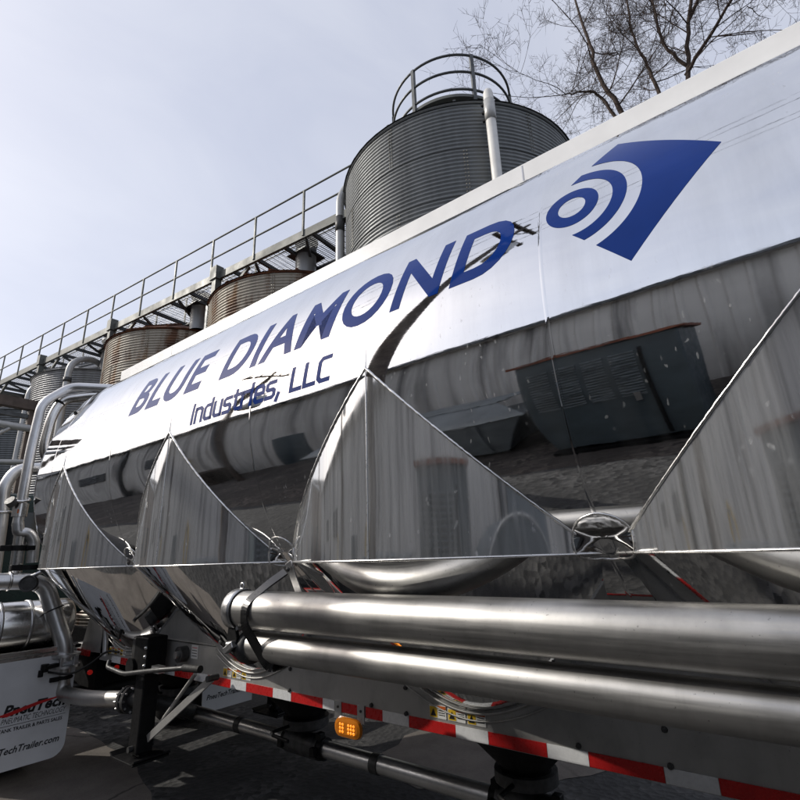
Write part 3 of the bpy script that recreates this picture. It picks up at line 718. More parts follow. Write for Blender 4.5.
# pressure gauge facing back along the trailer
gx = Vector((1.09, -5.40, 1.625)); ga = Vector((0.55, 0.8, 0.0)).normalized()
g = MB().cyl(gx-ga*0.04, gx, 0.068, 28).build('pressure_gauge', 'black_steel', TR)
MB().torus(gx, ga, 0.062, 0.008, 32, 6).build('gauge_bezel', 'dark_iron', g)
MB().cyl(gx, gx+ga*0.002, 0.055, 28).build('gauge_dial', 'dark_iron', g)
MB().tube(fillet([(1.06, -5.45, 1.68), (0.98, -5.4, 1.73), (0.9, -5.3, 1.72), (0.82, -5.2, 1.76)], 0.03), 0.018, 10).build('gauge_stem', 'cast_aluminium', g)
# cleaning lance clipped on the front cone and light brackets
ag = MB().tube([(0.72, -4.95, 1.60), (0.68, -4.78, 1.50), (0.66, -4.6, 1.42)], 0.034, 16).build('aerator_pipe', 'cast_aluminium', TR)
b = MB().cyl((0.66, -4.6, 1.42), (0.64, -4.55, 1.40), 0.045, 16); b.build('aerator_body', 'dark_iron', ag, 0.004)
MB().beam((0.69, -4.62, 1.47), (0.78, -4.58, 1.64), 0.02, 0.012).build('aerator_lever', 'black_steel', ag)
MB().tube(fillet([(0.64, -4.52, 1.36), (0.66, -4.5, 1.24), (0.64, -4.56, 1.18)], 0.04), 0.01, 8).build('aerator_hose', 'black_rubber', ag)
# front structure: king-pin plate box under first hopper
b = MB().prism([(0.47, -5.62, 0.99), (0.47, -4.98, 1.0), (0.47, -4.98, 1.18), (0.47, -5.3, 1.74), (0.47, -5.36, 1.74)], (0.03, 0, 0)); b.build('front_gusset', 'frame_steel', TR, 0.002)
MB().box((0, -5.4, 1.02), (0.96, 0.7, 0.05)).build('coupler_plate', 'frame_steel', TR, 0.004)
MB().tube([(0.62, -5.25, 1.72), (0.56, -5.02, 1.3), (0.55, -4.98, 1.0)], 0.022, 12).build('front_strut', 'cast_aluminium', TR)
MB().box((0.52, -5.5, 0.985), (0.012, 0.27, 0.05)).build('red_tape', 'tape_red', TR)
MB().box((0.52, -5.72, 0.985), (0.012, 0.16, 0.05)).build('white_tape', 'tape_white', TR)
MB().tube(fillet([(0.86, -5.3, 0.9), (0.72, -5.2, 0.86), (0.62, -5.05, 0.95), (0.55, -4.95, 1.05), (0.52, -4.8, 1.04)], 0.08), 0.009, 8).build('air_hose', 'black_rubber', TR)

# ------------------------------------------------------------------ tractor
TT = thing('truck_tractor', (0, -8.5, 0), 'truck tractor coupled to front of tank trailer, with white mud flaps', 'truck')
for sx in (-1, 1): MB().box((sx*0.43, -8.4, 0.82), (0.08, 6.2, 0.26)).build('frame_rail', 'black_steel', TT)
MB().box((0, -5.9, 0.95), (0.9, 0.9, 0.06)).build('fifth_wheel', 'black_steel', TT, 0.01)
MB().box((0, -5.33, 0.83), (0.8, 0.08, 0.22)).build('rear_cross_member', 'black_steel', TT)
for y in (-6.15, -7.5):
    for sx in (-1, 1): wheel(TT, sx*0.93, y, 0.5, 0.5)
    MB().cyl((-0.8, y, 0.504), (0.8, y, 0.504), 0.09, 16).build('axle', 'black_steel', TT)
for sx in (-1, 1): wheel(TT, sx*0.98, -11.9, 0.5, 0.28)
cb = MB().box((0, -10.9, 1.95), (2.3, 2.4, 1.9)).build('cab', 'green_paint', TT, 0.12)
MB().box((0, -12.7, 1.45), (1.9, 1.6, 1.0)).build('hood', 'green_paint', TT, 0.15)
for sx in (-1, 1): MB().box((sx*1.153, -11.5, 2.4), (0.012, 0.8, 0.6)).build('side_window', 'glass_dark', cb, 0.003)
MB().box((0, -9.696, 2.35), (1.2, 0.012, 0.5)).build('rear_window', 'glass_dark', cb, 0.003)
tk = MB(); tk.lathe([(0.0, 0.60), (0.1, 0.605), (0.17, 0.62), (0.2, 0.65), (0.205, 0.7), (0.205, 1.34), (0.19, 1.37), (0.0, 1.4)], (0, -5.68, 1.265), 'X', 48)
tko = tk.build('stainless_tank', 'stainless', TT)
for x_ in (0.76, 0.98, 1.2): MB().lathe([(0.206, x_-0.014), (0.212, x_-0.012), (0.212, x_+0.012), (0.206, x_+0.014)], (0, -5.68, 1.265), 'X', 48).build('tank_strap', 'cast_aluminium', tko)
b = MB().box((0.96, -5.68, 1.045), (0.85, 0.3, 0.03)); b.box((0.7, -5.6, 0.96), (0.06, 0.3, 0.2)); b.build('tank_cradle', 'black_steel', TT, 0.004)
b = MB().box((0.97, -5.36, 1.07), (0.62, 0.05, 0.035)); b.box((0.97, -5.34, 1.02), (0.5, 0.03, 0.05)); b.box((0.75, -5.4, 1.1), (0.08, 0.1, 0.03)); b.build('flap_hanger', 'stainless', TT, 0.004)
def flap(sx):
    pts = [(0.64, 1.0), (1.27, 1.0), (1.27, 0.2), (0.72, 0.2)]; rr = 0.1
    P = [(0.64, 0.0, 1.02), (1.27, 0.0, 1.02), (1.27, 0.0, 0.23)] + [(0.74-0.1*math.sin(i*math.pi/12), 0, 0.33-0.1*math.cos(i*math.pi/12)) for i in range(7)]
    b = MB().prism([(sx*p[0], -5.33, p[2]) for p in P], (0, 0.012, 0)); fl = b.build('mud_flap', 'flap_white', TT)
    def line(body, x0, x1, z, h, mat, shear=0.25, off=0.0, dy=0.0):
        # text is read from behind the truck, so it runs towards -X
        bm = text_bm(body, shear, off, 1.0, 2); fit(bm, 0, x1-x0, 0, h)
        a = max(sx*x0, sx*x1); o_ = world_loc(fl)
        for v in bm.verts: v.co = Vector((a-v.co.x, -5.316+dy, z+v.co.y))-o_
        me = bpy.data.meshes.new('lettering'); bm.to_mesh(me); me.materials.append(M[mat])
        lo = bpy.data.objects.new('lettering', me); COL.objects.link(lo); lo.parent = fl
    line('PneuTech', 0.68, 1.13, 0.615, 0.085, 'ink_black', 0.25, 0.035)
    zr = 0.625
    b = MB().prism([(sx*1.18 if sx > 0 else -0.66, -5.3145, zr+0.005), (sx*0.9 if sx > 0 else -0.92, -5.3145, zr+0.06), (sx*0.66 if sx > 0 else -1.18, -5.3145, zr+0.075), (sx*0.9 if sx > 0 else -0.92, -5.3145, zr+0.035), (sx*1.1 if sx > 0 else -0.73, -5.3145, zr-0.008)], (0, 0.001, 0)); b.build('swoosh', 'ink_red', fl)
    line('PNEUMATIC TECHNOLOGY', 0.67, 1.13, 0.565, 0.04, 'ink_black', 0.25)
    b = MB().box((sx*0.92, -5.3155, 0.55), (0.5, 0.001, 0.003)); b.build('rule_line', 'ink_black', fl)
    line('TANK TRAILER & PARTS SALES', 0.69, 1.14, 0.505, 0.027, 'ink_black', 0.0, 0.02)
    line('PneuTechTrailer.com', 0.69, 1.24, 0.345, 0.05, 'ink_black', 0.25, 0.02)
for sx in (1, -1): flap(sx)
for x_ in (0.53, 0.3, -0.3, -0.53): MB().cyl((x_, -5.29, 0.84), (x_, -5.27, 0.84), 0.02, 16).build('tail_lamp', 'red_lamp', TT)

# ------------------------------------------------------------------ silos
def silo(loc, r, eave, mat, label, roof_mat, cat='silo', group=None):
    x, y = loc; root = thing('silo', (x, y, 0), label, cat, group)
    n = int(round(eave/0.81)); hh = eave/n; pr = []
    for i in range(73): pr.append((r+0.013*math.sin(2*math.pi*i/6), hh*i/72))
    first = None
    for k in range(n):
        if first is None:
            b = MB(); b.lathe(pr, (x, y, 0), 'Z', 88); first = b.build('wall_ring', mat, root, fixn=False)
        else: inst(first, (0, 0, hh*k), root)
    for k in range(1, n+1): MB().torus((x, y, hh*k), (0, 0, 1), r+0.008, 0.006 if k < n else 0.03, 96, 5).build('ring_joint' if k < n else 'eave_ring', mat if k < n else roof_mat, root)
    # bolted vertical laps
    for k in range(n-3, n):
        b = MB()
        for a in range(6):
            th = a*math.pi/3+k*0.5+3.9
            for j in range(12):
                for s in (-0.01, 0.01):
                    q = Vector((x+(r+0.013)*math.cos(th+s), y+(r+0.013)*math.sin(th+s), hh*k+0.04+0.0635*j)); b.box(q, (0.014, 0.014, 0.014))
        o = b.build('lap_bolts', 'lap_zinc', root); o['kind'] = 'stuff'
    rf = MB(); rf.lathe([(r+0.06, eave), (r, eave+0.04), (0.35, eave+(r-0.35)*0.55), (0.0, eave+(r-0.35)*0.55+0.08)], (x, y, 0), 'Z', 64); ro = rf.build('roof', roof_mat, root)
    for i in range(24):
        a = 2*math.pi*i/24; MB().beam((x+r*math.cos(a), y+r*math.sin(a), eave+0.05), (x+0.4*math.cos(a), y+0.4*math.sin(a), eave+(r-0.4)*0.55+0.03), 0.04, 0.05).build('roof_rib', roof_mat, ro)
    return root
SB = (-4.2, -3.73)
s1 = silo(SB, 2.09, 8.1, 'galvanised_dark', 'tall dark corrugated silo with round guard rail on its roof', 'galvanised_dark')
def ang(a): return (SB[0]+math.cos(a), SB[1]+math.sin(a))
cz = 9.32; rr = 1.16
gr = MB().lathe([(rr, cz-0.03), (rr, cz+0.03), (0.3, cz+0.03)], (SB[0], SB[1], 0), 'Z', 64).build('roof_platform', 'walkway_steel', s1)
for z in (9.45, 9.85, 10.25): MB().torus((SB[0], SB[1], z), (0, 0, 1), rr, 0.022, 72, 8).build('guard_rail', 'dark_galvanised', s1)
cam_az = math.atan2(0-SB[1], 2.73-SB[0])
for da in (-88, -33, 22, 85, 140, 195):
    a = cam_az+R_(da); px, py = SB[0]+rr*math.cos(a), SB[1]+rr*math.sin(a)
    MB().box((px, py, 9.4), (0.06, 0.06, 1.72), Matrix.Rotation(a, 3, 'Z')).build('guard_post', 'dark_galvanised', s1)
# fill pipes up the silo
a = R_(-22.75); q = Vector((2.729-5.58*math.cos(a), 5.58*math.sin(a), 0))
fp = MB().tube([(q.x, q.y, 0.3), (q.x, q.y, 7.93), (q.x-0.0, q.y, 7.98), (q.x, q.y, 8.01)], [0.07, 0.07, 0.058, 0.02], 20).build('fill_pipe', 'pipe_white', s1)
MB().tube([(q.x-0.02, q.y, 7.86), (q.x-0.3, q.y-0.12, 7.9), (q.x-0.75, q.y-0.3, 8.3)], 0.045, 14).build('fill_pipe_bend', 'pipe_white', fp)
MB().lathe([(0.071, 7.45), (0.078, 7.45), (0.078, 7.8), (0.071, 7.8)], (q.x, q.y, 0), 'Z', 20).build('pipe_sleeve', 'pipe_grey', fp)
for z in (7.48, 7.62, 7.76): MB().box((q.x+0.03, q.y-0.08, z), (0.04, 0.05, 0.03)).build('sleeve_bolt', 'black_steel', fp)
for z in (3.0, 5.0, 6.9): MB().box((q.x-0.1, q.y-0.03, z), (0.22, 0.05, 0.05)).build('pipe_bracket', 'dark_galvanised', fp)
a = R_(-44.55); q = Vector((2.729-7.6*math.cos(a), 7.6*math.sin(a), 0))
fp = MB().tube(fillet([(q.x, q.y, 0.3), (q.x, q.y, 8.2), (q.x-0.3, q.y+0.5, 8.55), (SB[0], SB[1]-0.4, 9.2)], 0.4), 0.075, 16).build('fill_pipe', 'pipe_grey', s1)
MB().lathe([(0.077, 7.3), (0.086, 7.3), (0.086, 7.6), (0.077, 7.6)], (q.x, q.y, 0), 'Z', 18).build('pipe_sleeve', 'dark_iron', fp)
rowB = silo((-4.12, -7.92), 2.0, 6.98, 'galvanised_rusty', 'rust-streaked corrugated silo next to the tall dark silo, under the walkway', 'rust')
rowC = silo((-3.8, -12.1), 2.0, 7.02, 'galvanised_rusty', 'rust-rimmed corrugated silo second from the tall dark silo', 'rust')
rowD = silo((-3.5, -16.3), 2.0, 7.0, 'galvanised_light', 'clean pale galvanised silo behind the bent pipes of the tank front', 'galvanised_light')
rowE = silo((-3.1, -20.5), 2.0, 6.6, 'galvanised_dark', 'farthest dark corrugated silo at the left end of the row', 'galvanised_dark')
def silo_vent(root, x, y, z0, z1):
    b = MB(); b.lathe([(0.21, z0), (0.21, z1-0.12), (0.24, z1-0.12), (0.24, z1-0.03), (0.12, z1), (0.0, z1)], (x, y, 0), 'Z', 28); v = b.build('vent_filter', 'galvanised_light', root)
    MB().box((x, y, z0+0.62), (0.55, 0.55, 0.02)).build('vent_flange', 'dark_galvanised', v)
silo_vent(rowB, -3.15, -6.75, 7.0, 8.05); silo_vent(rowC, -2.95, -10.3, 7.0, 8.0); silo_vent(rowD, -2.7, -14.6, 7.0, 8.0)
for rt_, x, y, h in ((rowD, -1.75, -14.55, 7.0), (rowD, -1.5, -16.6, 6.7), (rowE, -1.15, -19.3, 6.6), (rowE, -1.0, -20.4, 6.4)):
    MB().tube(fillet([(x, y, 0.2), (x, y, h), (x-0.5, y-0.2, h+0.35), (x-1.3, y-0.5, h+0.2)], 0.3), 0.085, 14).build('fill_pipe', 'pipe_grey', rt_)
    for z in (2.5, 4.5, h-0.5): MB().lathe([(0.087, z-0.06), (0.1, z-0.06), (0.1, z+0.06), (0.087, z+0.06)], (x, y, 0), 'Z', 16).build('pipe_sleeve', 'dark_iron', rt_)
# ladders' side rails on the rusty silos
for rt_, x, y in ((rowB, -2.42, -8.98), (rowC, -2.15, -13.1)):
    MB().box((x, y, 3.5), (0.12, 0.08, 7.0)).build('silo_post', 'dark_galvanised', rt_)

# ------------------------------------------------------------------ elevated walkway on top of the silo row
WA, WB = Vector((-2.72, -5.0, 7.62)), Vector((-1.42, -20.8, 7.62))
wd = (WB-WA).normalized(); wnrm = Vector((wd.y, -wd.x, 0)); 
if wnrm.x > 0: wnrm = -wnrm
WL = (WB-WA).length; WW = 1.15
EW = thing('elevated_walkway', (WA.x, WA.y, 0), 'long grey steel walkway with handrails running over the silo tops', 'walkway')
def wp(s, t=0.0, z=0.0): return WA + wd*s + wnrm*t + Vector((0, 0, z))
for t_ in (0.0, WW): MB().beam(wp(-0.2, t_), wp(WL, t_), 0.06, 0.17).build('stringer', 'walkway_steel', EW)
b = MB()
for i in range(1, 23): b.beam(wp(0, i*WW/23, 0.08), wp(WL, i*WW/23, 0.08), 0.007, 0.014)
k = 0.1
while k < WL: b.beam(wp(k, 0.02, 0.088), wp(k, WW-0.02, 0.088), 0.007, 0.007); k += 0.12
o = b.build('grating', 'dark_galvanised', EW, fixn=False); o['kind'] = 'stuff'
k = 0.3; i = 0
while k < WL:
    MB().beam(wp(k, 0.03, -0.01), wp(k, WW-0.03, -0.01), 0.05, 0.08).build('cross_beam', 'dark_galvanised', EW)
    k += 0.75
ps = 1.22
for side, t_ in ((0, -0.03), (1, WW+0.03)):
    for z in ((0.5, 0.98) if side == 0 else (0.98,)): MB().tube([wp(-0.2, t_, z), wp(WL, t_, z)], 0.018, 8).build('hand_rail', 'walkway_steel', EW)
    k = ps
    while k < WL:
        MB().box(wp(k, t_, 0.47), (0.036, 0.036, 1.02)).build('rail_post', 'walkway_steel', EW); k += 1.37
for s_ in (3.75, 7.95, 11.9, 15.4):
    c = MB().box(wp(s_, -0.02, -3.72), (0.14, 0.14, 7.8)).build('column', 'walkway_steel', EW)
    MB().box(wp(s_, -0.03, 0.05), (0.18, 0.22, 0.3)).build('column_head', 'walkway_steel', c)
    MB().beam(wp(s_-0.05, 0.0, -0.85), wp(s_-0.95, 0.05, -0.08), 0.06, 0.06).build('knee_brace', 'walkway_steel', c)
    MB().beam(wp(s_+0.25, 0.0, -0.75), wp(s_-0.35, 0.9, -0.1), 0.06, 0.06).build('knee_brace', 'walkway_steel', c)
    MB().box(wp(s_-0.3, 0.5, -0.25), (0.9, 0.45, 0.05)).build('bracket_plate', 'dark_galvanised', c)
for s_ in (1.2, 2.6, 5.2, 6.6, 9.3, 10.7, 13.1, 14.4): MB().beam(wp(s_, 0.05, -0.09), wp(s_+0.75, WW-0.05, -0.09), 0.05, 0.05).build('plan_brace', 'dark_galvanised', EW)
for t_, z_, r_ in ((0.8, -0.2, 0.04),): MB().tube([wp(0.2, t_, z_), wp(WL-0.2, t_, z_)], r_, 10).build('service_pipe', 'dark_galvanised', EW)
MB().beam(wp(0.6, 1.0, -0.9), wp(0.1, 0.1, -0.05), 0.06, 0.05).build('knee_brace', 'walkway_steel', EW)

# pipe rack beyond the tank front
PR = thing('pipe_rack', (1.0, -12.3, 0), 'brown steel beam rack carrying grey pipes at far left', 'pipe rack')
MB().beam((3.2, -12.3, 5.12), (-0.5, -12.0, 4.95), 0.18, 0.2).build('rack_beam', 'brown_steel', PR)
MB().beam((3.2, -12.35, 4.85), (-0.5, -12.05, 4.72), 0.12, 0.08).build('rack_beam', 'dark_galvanised', PR)
MB().tube([(3.2, -12.2, 4.62), (-0.45, -11.9, 4.45)], 0.075, 14).build('rack_pipe', 'pipe_grey', PR)
for x, y in ((3.1, -12.3), (-0.45, -12.02)): MB().box((x, y, 2.45), (0.12, 0.12, 4.9)).build('rack_post', 'brown_steel', PR)
MB().tube(fillet([(3.2, -11.9, 3.4), (0.9, -11.9, 3.5), (-0.1, -11.9, 4.4)], 0.7), 0.035, 10).build('rack_hose', 'pipe_grey', PR)
MB().tube([(3.2, -11.8, 3.3), (-0.4, -11.8, 3.75)], 0.05, 12).build('rack_pipe', 'pipe_grey', PR)

# ------------------------------------------------------------------ bare tree
def tree(name, base, seed, limbs, label):
    rnd = random.Random(seed); root = thing(name, base, label, 'tree')
    B = Vector(base)
    tops = Vector((B.x, B.y, 5.0))
    MB().tube([B, B+Vector((0.05, 0.1, 2.5)), tops], [0.42, 0.36, 0.33], 14).build('trunk', 'bark', root)
    for (pts, r0, r1) in limbs:
        P = [Vector(p) for p in pts]
        fine = []; 
        for i in range(len(P)-1):
            for j in range(5): fine.append(P[i].lerp(P[i+1], j/5))
        fine.append(P[-1])
        for _ in range(3):
            fine = [fine[0]]+[(fine[i-1]+fine[i]*2+fine[i+1])/4 for i in range(1, len(fine)-1)]+[fine[-1]]
        for i in range(1, len(fine)-1): fine[i] += Vector((rnd.gauss(0, .025), rnd.gauss(0, .025), rnd.gauss(0, .015)))
        rad = [r0+(r1-r0)*i/(len(fine)-1) for i in range(len(fine))]
        main = P[0].z < 13.0
        lm = MB().tube(([tops]+fine) if main else fine, ([0.2]+rad) if main else rad, 9).build('limb', 'bark', root)
        br = MB(); tw = MB()
        def grow(p, d, L, r, depth):
            n = 5; q = [p]; dd = d.normalized()
            for i in range(n):
                dd = (dd+Vector((rnd.gauss(0, .1), rnd.gauss(0, .1), rnd.gauss(0.05, .1)))).normalized()
                q.append(q[-1]+dd*L/n)
            rr_ = [r*(1-0.65*i/n) for i in range(n+1)]
            (br if depth < 2 else tw).tube(q, rr_, 5 if depth < 2 else 3, cap=False)
            if depth >= 4: return
            m = [5, 4, 4, 3][depth]
            for i in range(m):
                k = rnd.uniform(0.25, 1.0); idx = min(n-1, int(k*n)); s0 = q[idx].lerp(q[idx+1], k*n-idx)
                ax = Vector((rnd.gauss(0, 1), rnd.gauss(0, 1), rnd.gauss(0, 1))).normalized()
                nd = (dd*0.75 + ax*0.85 + Vector((0, 0, 0.12))).normalized()
                grow(s0, nd, L*rnd.uniform(0.42, 0.68), max(0.005, r*0.5), depth+1)
        nf = len(fine)
        for i in range(int(nf*0.3), nf):
            if i < nf-1 and rnd.random() < 0.28: continue
            t0 = (fine[min(i+1, nf-1)]-fine[i-1]).normalized()
            side = Vector((rnd.gauss(0, 1), rnd.gauss(0, 1), rnd.gauss(0, .5))).normalized()
            grow(fine[i], t0*0.55+side*0.85 if i < nf-1 else t0, rnd.uniform(1.4, 2.9), max(0.014, rad[i]*0.36), 0)
        o = br.build('branches', 'bark', lm, fixn=False); o['kind'] = 'stuff'
        o = tw.build('twigs', 'bark', lm, fixn=False); o['kind'] = 'stuff'
    return root
def polar(azd, dist, tn): 
    a = R_(azd); return (2.729-dist*math.cos(a), -dist*math.sin(a), 1.766+dist*tn)
D_ = 15.0
tree('bare_tree', (2.729-D_*math.cos(R_(2.5)), -D_*math.sin(R_(2.5)), 0), 5, [
    ([polar(4.5, D_, 0.72), polar(6.4, D_, 0.915), polar(8.2, D_-0.4, 1.03), polar(8.6, D_-0.6, 1.17), polar(9.5, D_-0.5, 1.35)], 0.1, 0.03),
    ([polar(7.0, D_-0.2, 0.9), polar(8.6, D_-0.6, 1.0), polar(10.6, D_-0.8, 1.02), polar(13.0, D_-1.1, 1.03)], 0.055, 0.016),
    ([polar(2.4, D_+0.5, 0.72), polar(2.0, D_+0.8, 0.92), polar(2.6, D_+0.8, 1.0), polar(3.6, D_+0.6, 1.12), polar(2.6, D_+0.8, 1.35)], 0.075, 0.025),
    ([polar(-0.6, D_, 0.72), polar(-1.05, D_, 0.92), polar(-2.4, D_, 1.05), polar(-4.5, D_-0.2, 1.18), polar(-5.5, D_, 1.4)], 0.085, 0.03),
    ([polar(-1.3, D_, 0.95), polar(0.6, D_-0.4, 1.03), polar(0.4, D_-0.5, 1.18), polar(-0.6, D_, 1.35)], 0.055, 0.02),
    ([polar(-0.9, D_, 0.93), polar(-4.5, D_-0.3, 1.0), polar(-9.0, D_-0.6, 1.08), polar(-13.0, D_-0.8, 1.06)], 0.06, 0.02),
    ([polar(-2.6, D_, 1.06), polar(-6.0, D_-0.2, 1.16), polar(-9.5, D_-0.2, 1.24), polar(-13.0, D_, 1.3)], 0.06, 0.02),
    ([polar(-3.4, D_, 1.11), polar(-7.0, D_-0.4, 1.15), polar(-12.0, D_-0.8, 1.14), polar(-15, D_-1, 1.10)], 0.05, 0.02),
], 'bare leafless tree rising behind the tank trailer')

# ------------------------------------------------------------------ yard behind the camera, seen mirrored in the steel
MBD = thing('metal_building', (8.0, -8, 0), 'long corrugated metal building mirrored in the tank side', 'building')
pitch = 0.3
b = MB(); vs = []; y = -30.0; prof = []
while y < 16:
    prof += [(8.0, y), (8.0, y+0.18), (7.965, y+0.21), (7.965, y+0.27)]; y += pitch
for (x, yy) in prof: vs += [(x, yy, 0.0), (x, yy, 5.15)]
b.add(vs, [(2*i, 2*i+2, 2*i+3, 2*i+1) for i in range(len(prof)-1)]); b.build('wall_cladding', 'cladding', MBD, fixn=False)
b = MB().prism([(7.7, -30.3, 5.15), (16.5, -30.3, 6.6), (16.5, -30.3, 6.7), (7.7, -30.3, 5.25)], (0, 46.6, 0)); b.build('roof', 'roof_metal', MBD)
MB().box((7.66, -7, 5.2), (0.1, 46.6, 0.14)).build('eave_gutter', 'dark_galvanised', MBD)
b = MB().box((12.2, -30.0, 3.0), (8.5, 0.2, 6.0)); b.build('end_wall', 'cladding', MBD)
b = MB().box((12.2, 16.0, 3.0), (8.5, 0.2, 6.0)); b.build('end_wall', 'cladding', MBD)
for y in (-24, -18.5, -12.6, 2.6, 8.5): MB().box((7.86, y, 2.55), (0.2, 0.2, 5.1)).build('down_pipe', 'dark_iron', MBD)
dr = MB().box((7.93, -9.6, 1.15), (0.06, 1.1, 2.3)).build('door', 'cabinet_blue', MBD, 0.005)
MB().box((7.93, 4.6, 1.9), (0.06, 3.2, 3.8)).build('roller_door', 'skip_grey', MBD, 0.005)
ln_ = MB()
for y in (-15.5, -21.0):
    w_ = MB().box((7.93, y, 2.9), (0.06, 1.8, 0.9)).build('louvre_vent', 'dark_iron', MBD)
    for k in range(6): MB().box((7.88, y, 2.55+k*0.14), (0.08, 1.7, 0.02), Matrix.Rotation(0.5, 3, 'Y')).build('louvre', 'skip_grey', w_)
FB = thing('added_warehouse', (6, -36, 0), 'unseen brown block added across far end of the yard to hide bright sky from the hopper reflections', 'building')  # added out of view so the hopper plates mirror it instead of bright sky
MB().box((7, -38, 3.4), (17, 5, 6.8)).build('added_warehouse_wall', 'brown_steel', FB)
MB().box((7, -38, 6.9), (17.5, 5.5, 0.2)).build('added_warehouse_roof', 'roof_metal', FB)
for k in range(5):
    MB().box((0.5+k*3.2, -35.47, 3.0), (1.6, 0.06, 1.8)).build('window', 'glass_dark', FB)
# dark blue machinery cabinet
CBN = thing('machinery_cabinet', (4.5, -1.0, 0), 'dark blue steel machinery cabinet with louvres mirrored in the hopper wall', 'cabinet')
cbx, cy0, cy1, ch = 3.8, -1.72, -0.38, 2.56
MB().box(((cbx+5.2)/2, (cy0+cy1)/2, ch/2+0.09), (5.2-cbx, cy1-cy0, ch-0.18)).build('cabinet_body', 'cabinet_blue', CBN, 0.02)
MB().box(((cbx+5.2)/2-0.03, (cy0+cy1)/2, ch+0.02), (5.28-cbx, cy1-cy0+0.1, 0.05)).build('rusty_top', 'cabinet_rust', CBN)
MB().box(((cbx+5.2)/2, (cy0+cy1)/2, 0.05), (5.3-cbx, cy1-cy0+0.1, 0.1)).build('skid_base', 'black_steel', CBN)
for j in range(4):
    for k in range(16):
        MB().box((cbx-0.008, cy0+0.2+j*0.24, 1.35+k*0.062), (0.03, 0.19, 0.022), Matrix.Rotation(-0.5, 3, 'Y')).build('louvre', 'skip_grey', CBN)
MB().box((cbx-0.012, cy1-0.28, 1.3), (0.02, 0.03, 2.1)).build('door_edge', 'black_steel', CBN)
MB().box((cbx-0.02, cy1-0.4, 1.3), (0.03, 0.05, 0.2)).build('door_handle', 'cast_aluminium', CBN)
# grey covered skip
class MBS(MB):
    # the skip stands a metre nearer the trailer
    def build(s, *a, **k):
        s.v = [p+Vector((-1.0, 0.5, 0)) for p in s.v]; return MB.build(s, *a, **k)
SK = thing('covered_skip', (5.2, -3.7, 0), 'grey covered waste skip with sloping lid mirrored in the tank', 'skip')
b = MBS().prism([(5.3, -5.5, 0.12), (5.3, -2.9, 0.12), (5.3, -2.5, 1.25), (5.3, -5.9, 1.25)], (1.8, 0, 0)); b.build('skip_body', 'skip_grey', SK, 0.02)
b = MBS().prism([(5.25, -5.95, 1.255), (5.25, -2.45, 1.255), (5.75, -2.9, 1.7), (5.75, -5.5, 1.7)], (0.03, 0, 0.02)); b.build('skip_lid', 'skip_grey', SK)
b = MBS().prism([(5.76, -5.5, 1.705), (5.76, -2.9, 1.705), (7.1, -2.9, 1.75), (7.1, -5.5, 1.75)], (0, 0, 0.03)); b.build('skip_lid', 'skip_grey', SK)
for k in range(5): MBS().box((5.27, -5.3+k*0.55, 0.7), (0.06, 0.07, 1.0)).build('skip_rib', 'skip_grey', SK)
for y in (-5.2, -3.2): MBS().box((6.2, y, 0.06), (1.6, 0.12, 0.12)).build('skip_runner', 'black_steel', SK)
BN = thing('tarpaulin_load', (6.0, 2.0, 0), 'dark covered load with rounded tarpaulin mirrored right of the cabinet', 'covered load')
arc = [(0.0, 0.9)]+[(1.5-1.5*math.cos(math.pi*i/16), 0.9+1.25*math.sin(math.pi*i/16)**0.6) for i in range(1, 16)]+[(3.0, 0.9)]
MB().prism([(4.9, 0.3+p, z) for p, z in arc], (2.2, 0, 0)).build('tarpaulin', 'skip_grey', BN, 0.03)
MB().box((6.0, 1.8, 0.62), (2.3, 3.1, 0.5)).build('load_bed', 'dark_iron', BN, 0.02)
MB().tube([(4.88, 0.3+p, z+0.01) for p, z in arc], 0.018, 8).build('tarpaulin_rope', 'pipe_white', BN)
for y in (0.7, 2.9):
    for x in (5.1, 6.9): MB().cyl((x-0.12, y, 0.33), (x+0.12, y, 0.33), 0.325, 28).build('bed_wheel', 'black_rubber', BN)
# clutter along the building wall
for k, y in enumerate((-14.2, -7.4)):
    hs = thing('yellow_hose', (7.9, y, 1.2), ['yellow hose coiled on the wall beside the louvred vent', 'yellow hose coiled on the wall near the grey skip'][k], 'hose', 'yellow hoses on the wall')
    hk = MB().tube([(7.87, y+0.25*math.sin(i*0.35)+0.03*math.sin(i), 2.3-0.45*(1-math.cos(i*0.35))+i*0.004) for i in range(55)], 0.03, 8).build('hose_coil', 'hose_yellow', hs)
    MB().box((7.88, y, 2.36), (0.16, 0.2, 0.06)).build('hose_hook', 'dark_iron', hs)
    MB().tube(fillet([(7.86, y+0.2, 1.6), (7.7, y+0.5, 0.5), (7.3, y+0.9, 0.04), (6.6, y+1.8, 0.04)], 0.4), 0.03, 8).build('hose_tail', 'hose_yellow', hs)
PL = thing('pallet_stack', (6.9, -12.0, 0), 'stack of weathered wooden pallets against the building wall', 'pallets')
for k in range(7):
    for j in range(5): MB().box((6.9, -12.5+j*0.25, 0.13+k*0.15), (1.1, 0.1, 0.02)).build('pallet_slat', 'pole_wood', PL)
    for x in (6.45, 6.9, 7.35): MB().box((x, -12.0, 0.065+k*0.15), (0.1, 1.1, 0.1)).build('pallet_bearer', 'pole_wood', PL)
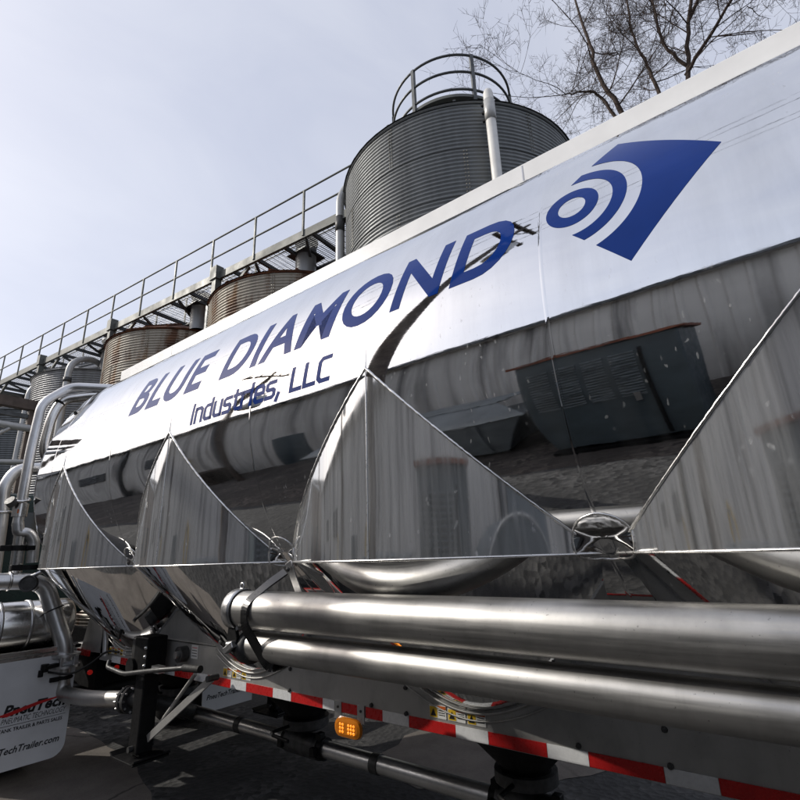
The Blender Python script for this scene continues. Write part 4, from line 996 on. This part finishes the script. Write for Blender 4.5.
for k, (x, y) in enumerate(((7.3, 1.2), (7.35, 1.85))):
    dm = thing('steel_drum', (x, y, 0), ['steel drum nearer the machinery cabinet', 'steel drum nearer the roller door'][k], 'drum', 'drums by the wall')
    MB().lathe([(0.0, 0.02), (0.28, 0.02), (0.29, 0.04), (0.285, 0.3), (0.295, 0.31), (0.285, 0.32), (0.285, 0.6), (0.295, 0.61), (0.285, 0.62), (0.29, 0.88), (0.27, 0.88), (0.27, 0.86), (0.0, 0.86)], (x, y, 0), 'Z', 28).build('drum_body', 'cabinet_blue', dm)
    MB().cyl((x+0.12, y, 0.86), (x+0.12, y, 0.885), 0.035, 12).build('bung', 'cast_aluminium', dm)
for y in range(-28, 16, 3): MB().box((7.62, y+0.4, 5.12), (0.2, 0.08, 0.12)).build('gutter_bracket', 'dark_iron', MBD)
# utility poles and wires
def upole(x, y, h, r, label, rot):
    root = thing('utility_pole', (x, y, 0), label, 'utility pole')
    po = MB().tube([(x, y, 0), (x, y, h)], [r, r*0.72], 20).build('pole', 'pole_wood', root)
    d = Vector((math.cos(rot), math.sin(rot), 0))
    for k, z in enumerate((h-0.35, h-1.5) if h > 9 else (h-0.35,)):
        c = Vector((x, y, z)); ca = MB().beam(c-d*0.95, c+d*0.95, 0.08, 0.1).build('crossarm', 'pole_wood', root)
        for s in (-0.85, -0.45, 0.45, 0.85):
            q = c+d*s; b = MB(); b.lathe([(0.02, 0.06), (0.06, 0.09), (0.035, 0.13), (0.055, 0.17), (0.03, 0.22), (0.0, 0.23)], q, 'Z', 12); b.build('insulator', 'pipe_grey', ca)
        MB().beam(c+d*0.7, Vector((x, y, z-0.6)), 0.03, 0.04).build('arm_brace', 'dark_galvanised', ca)
    q = Vector((x, y, h-2.3))+d*0.45
    b = MB(); b.lathe([(0.0, -0.45), (0.2, -0.45), (0.22, -0.4), (0.22, 0.35), (0.18, 0.42), (0.0, 0.45)], q, 'Z', 20); tf = b.build('transformer', 'pipe_grey', root)
    for s in (-0.08, 0.08): MB().cyl(q+Vector((0, s, 0.42)), q+Vector((0, s*1.4, 0.62)), 0.03, 8).build('bushing', 'pipe_grey', tf)
    return root
upole(3.0, -2.75, 10.4, 0.11, 'nearer wooden utility pole with crossarms mirrored as dark curve in the tank', 0.1)
upole(6.4, -10.2, 8.0, 0.12, 'farther wooden utility pole with crossarms mirrored beside the small lettering', 0.1)
for dx, z in ((-0.85, 10.27), (-0.45, 10.27), (0.45, 10.27), (0.85, 10.27)):
    pts = []
    for i in range(41):
        y = -60+95*i/40; pts.append((3.0+dx+ (y+2.75)*-0.06, y, z - 0.9*math.sin(math.pi*i/40)*0.25 + 0.0))
    w_ = MB().tube(pts, 0.011, 5).build('power_line', 'black_rubber')
    tag(w_, ['outermost power line nearest the trailer, mirrored on the tank top', 'second power line from the trailer, mirrored on the tank', 'third power line from the trailer, mirrored on the tank', 'power line farthest from the trailer, mirrored on the tank'][[-0.85, -0.45, 0.45, 0.85].index(dx)], 'power line', 'overhead power lines')
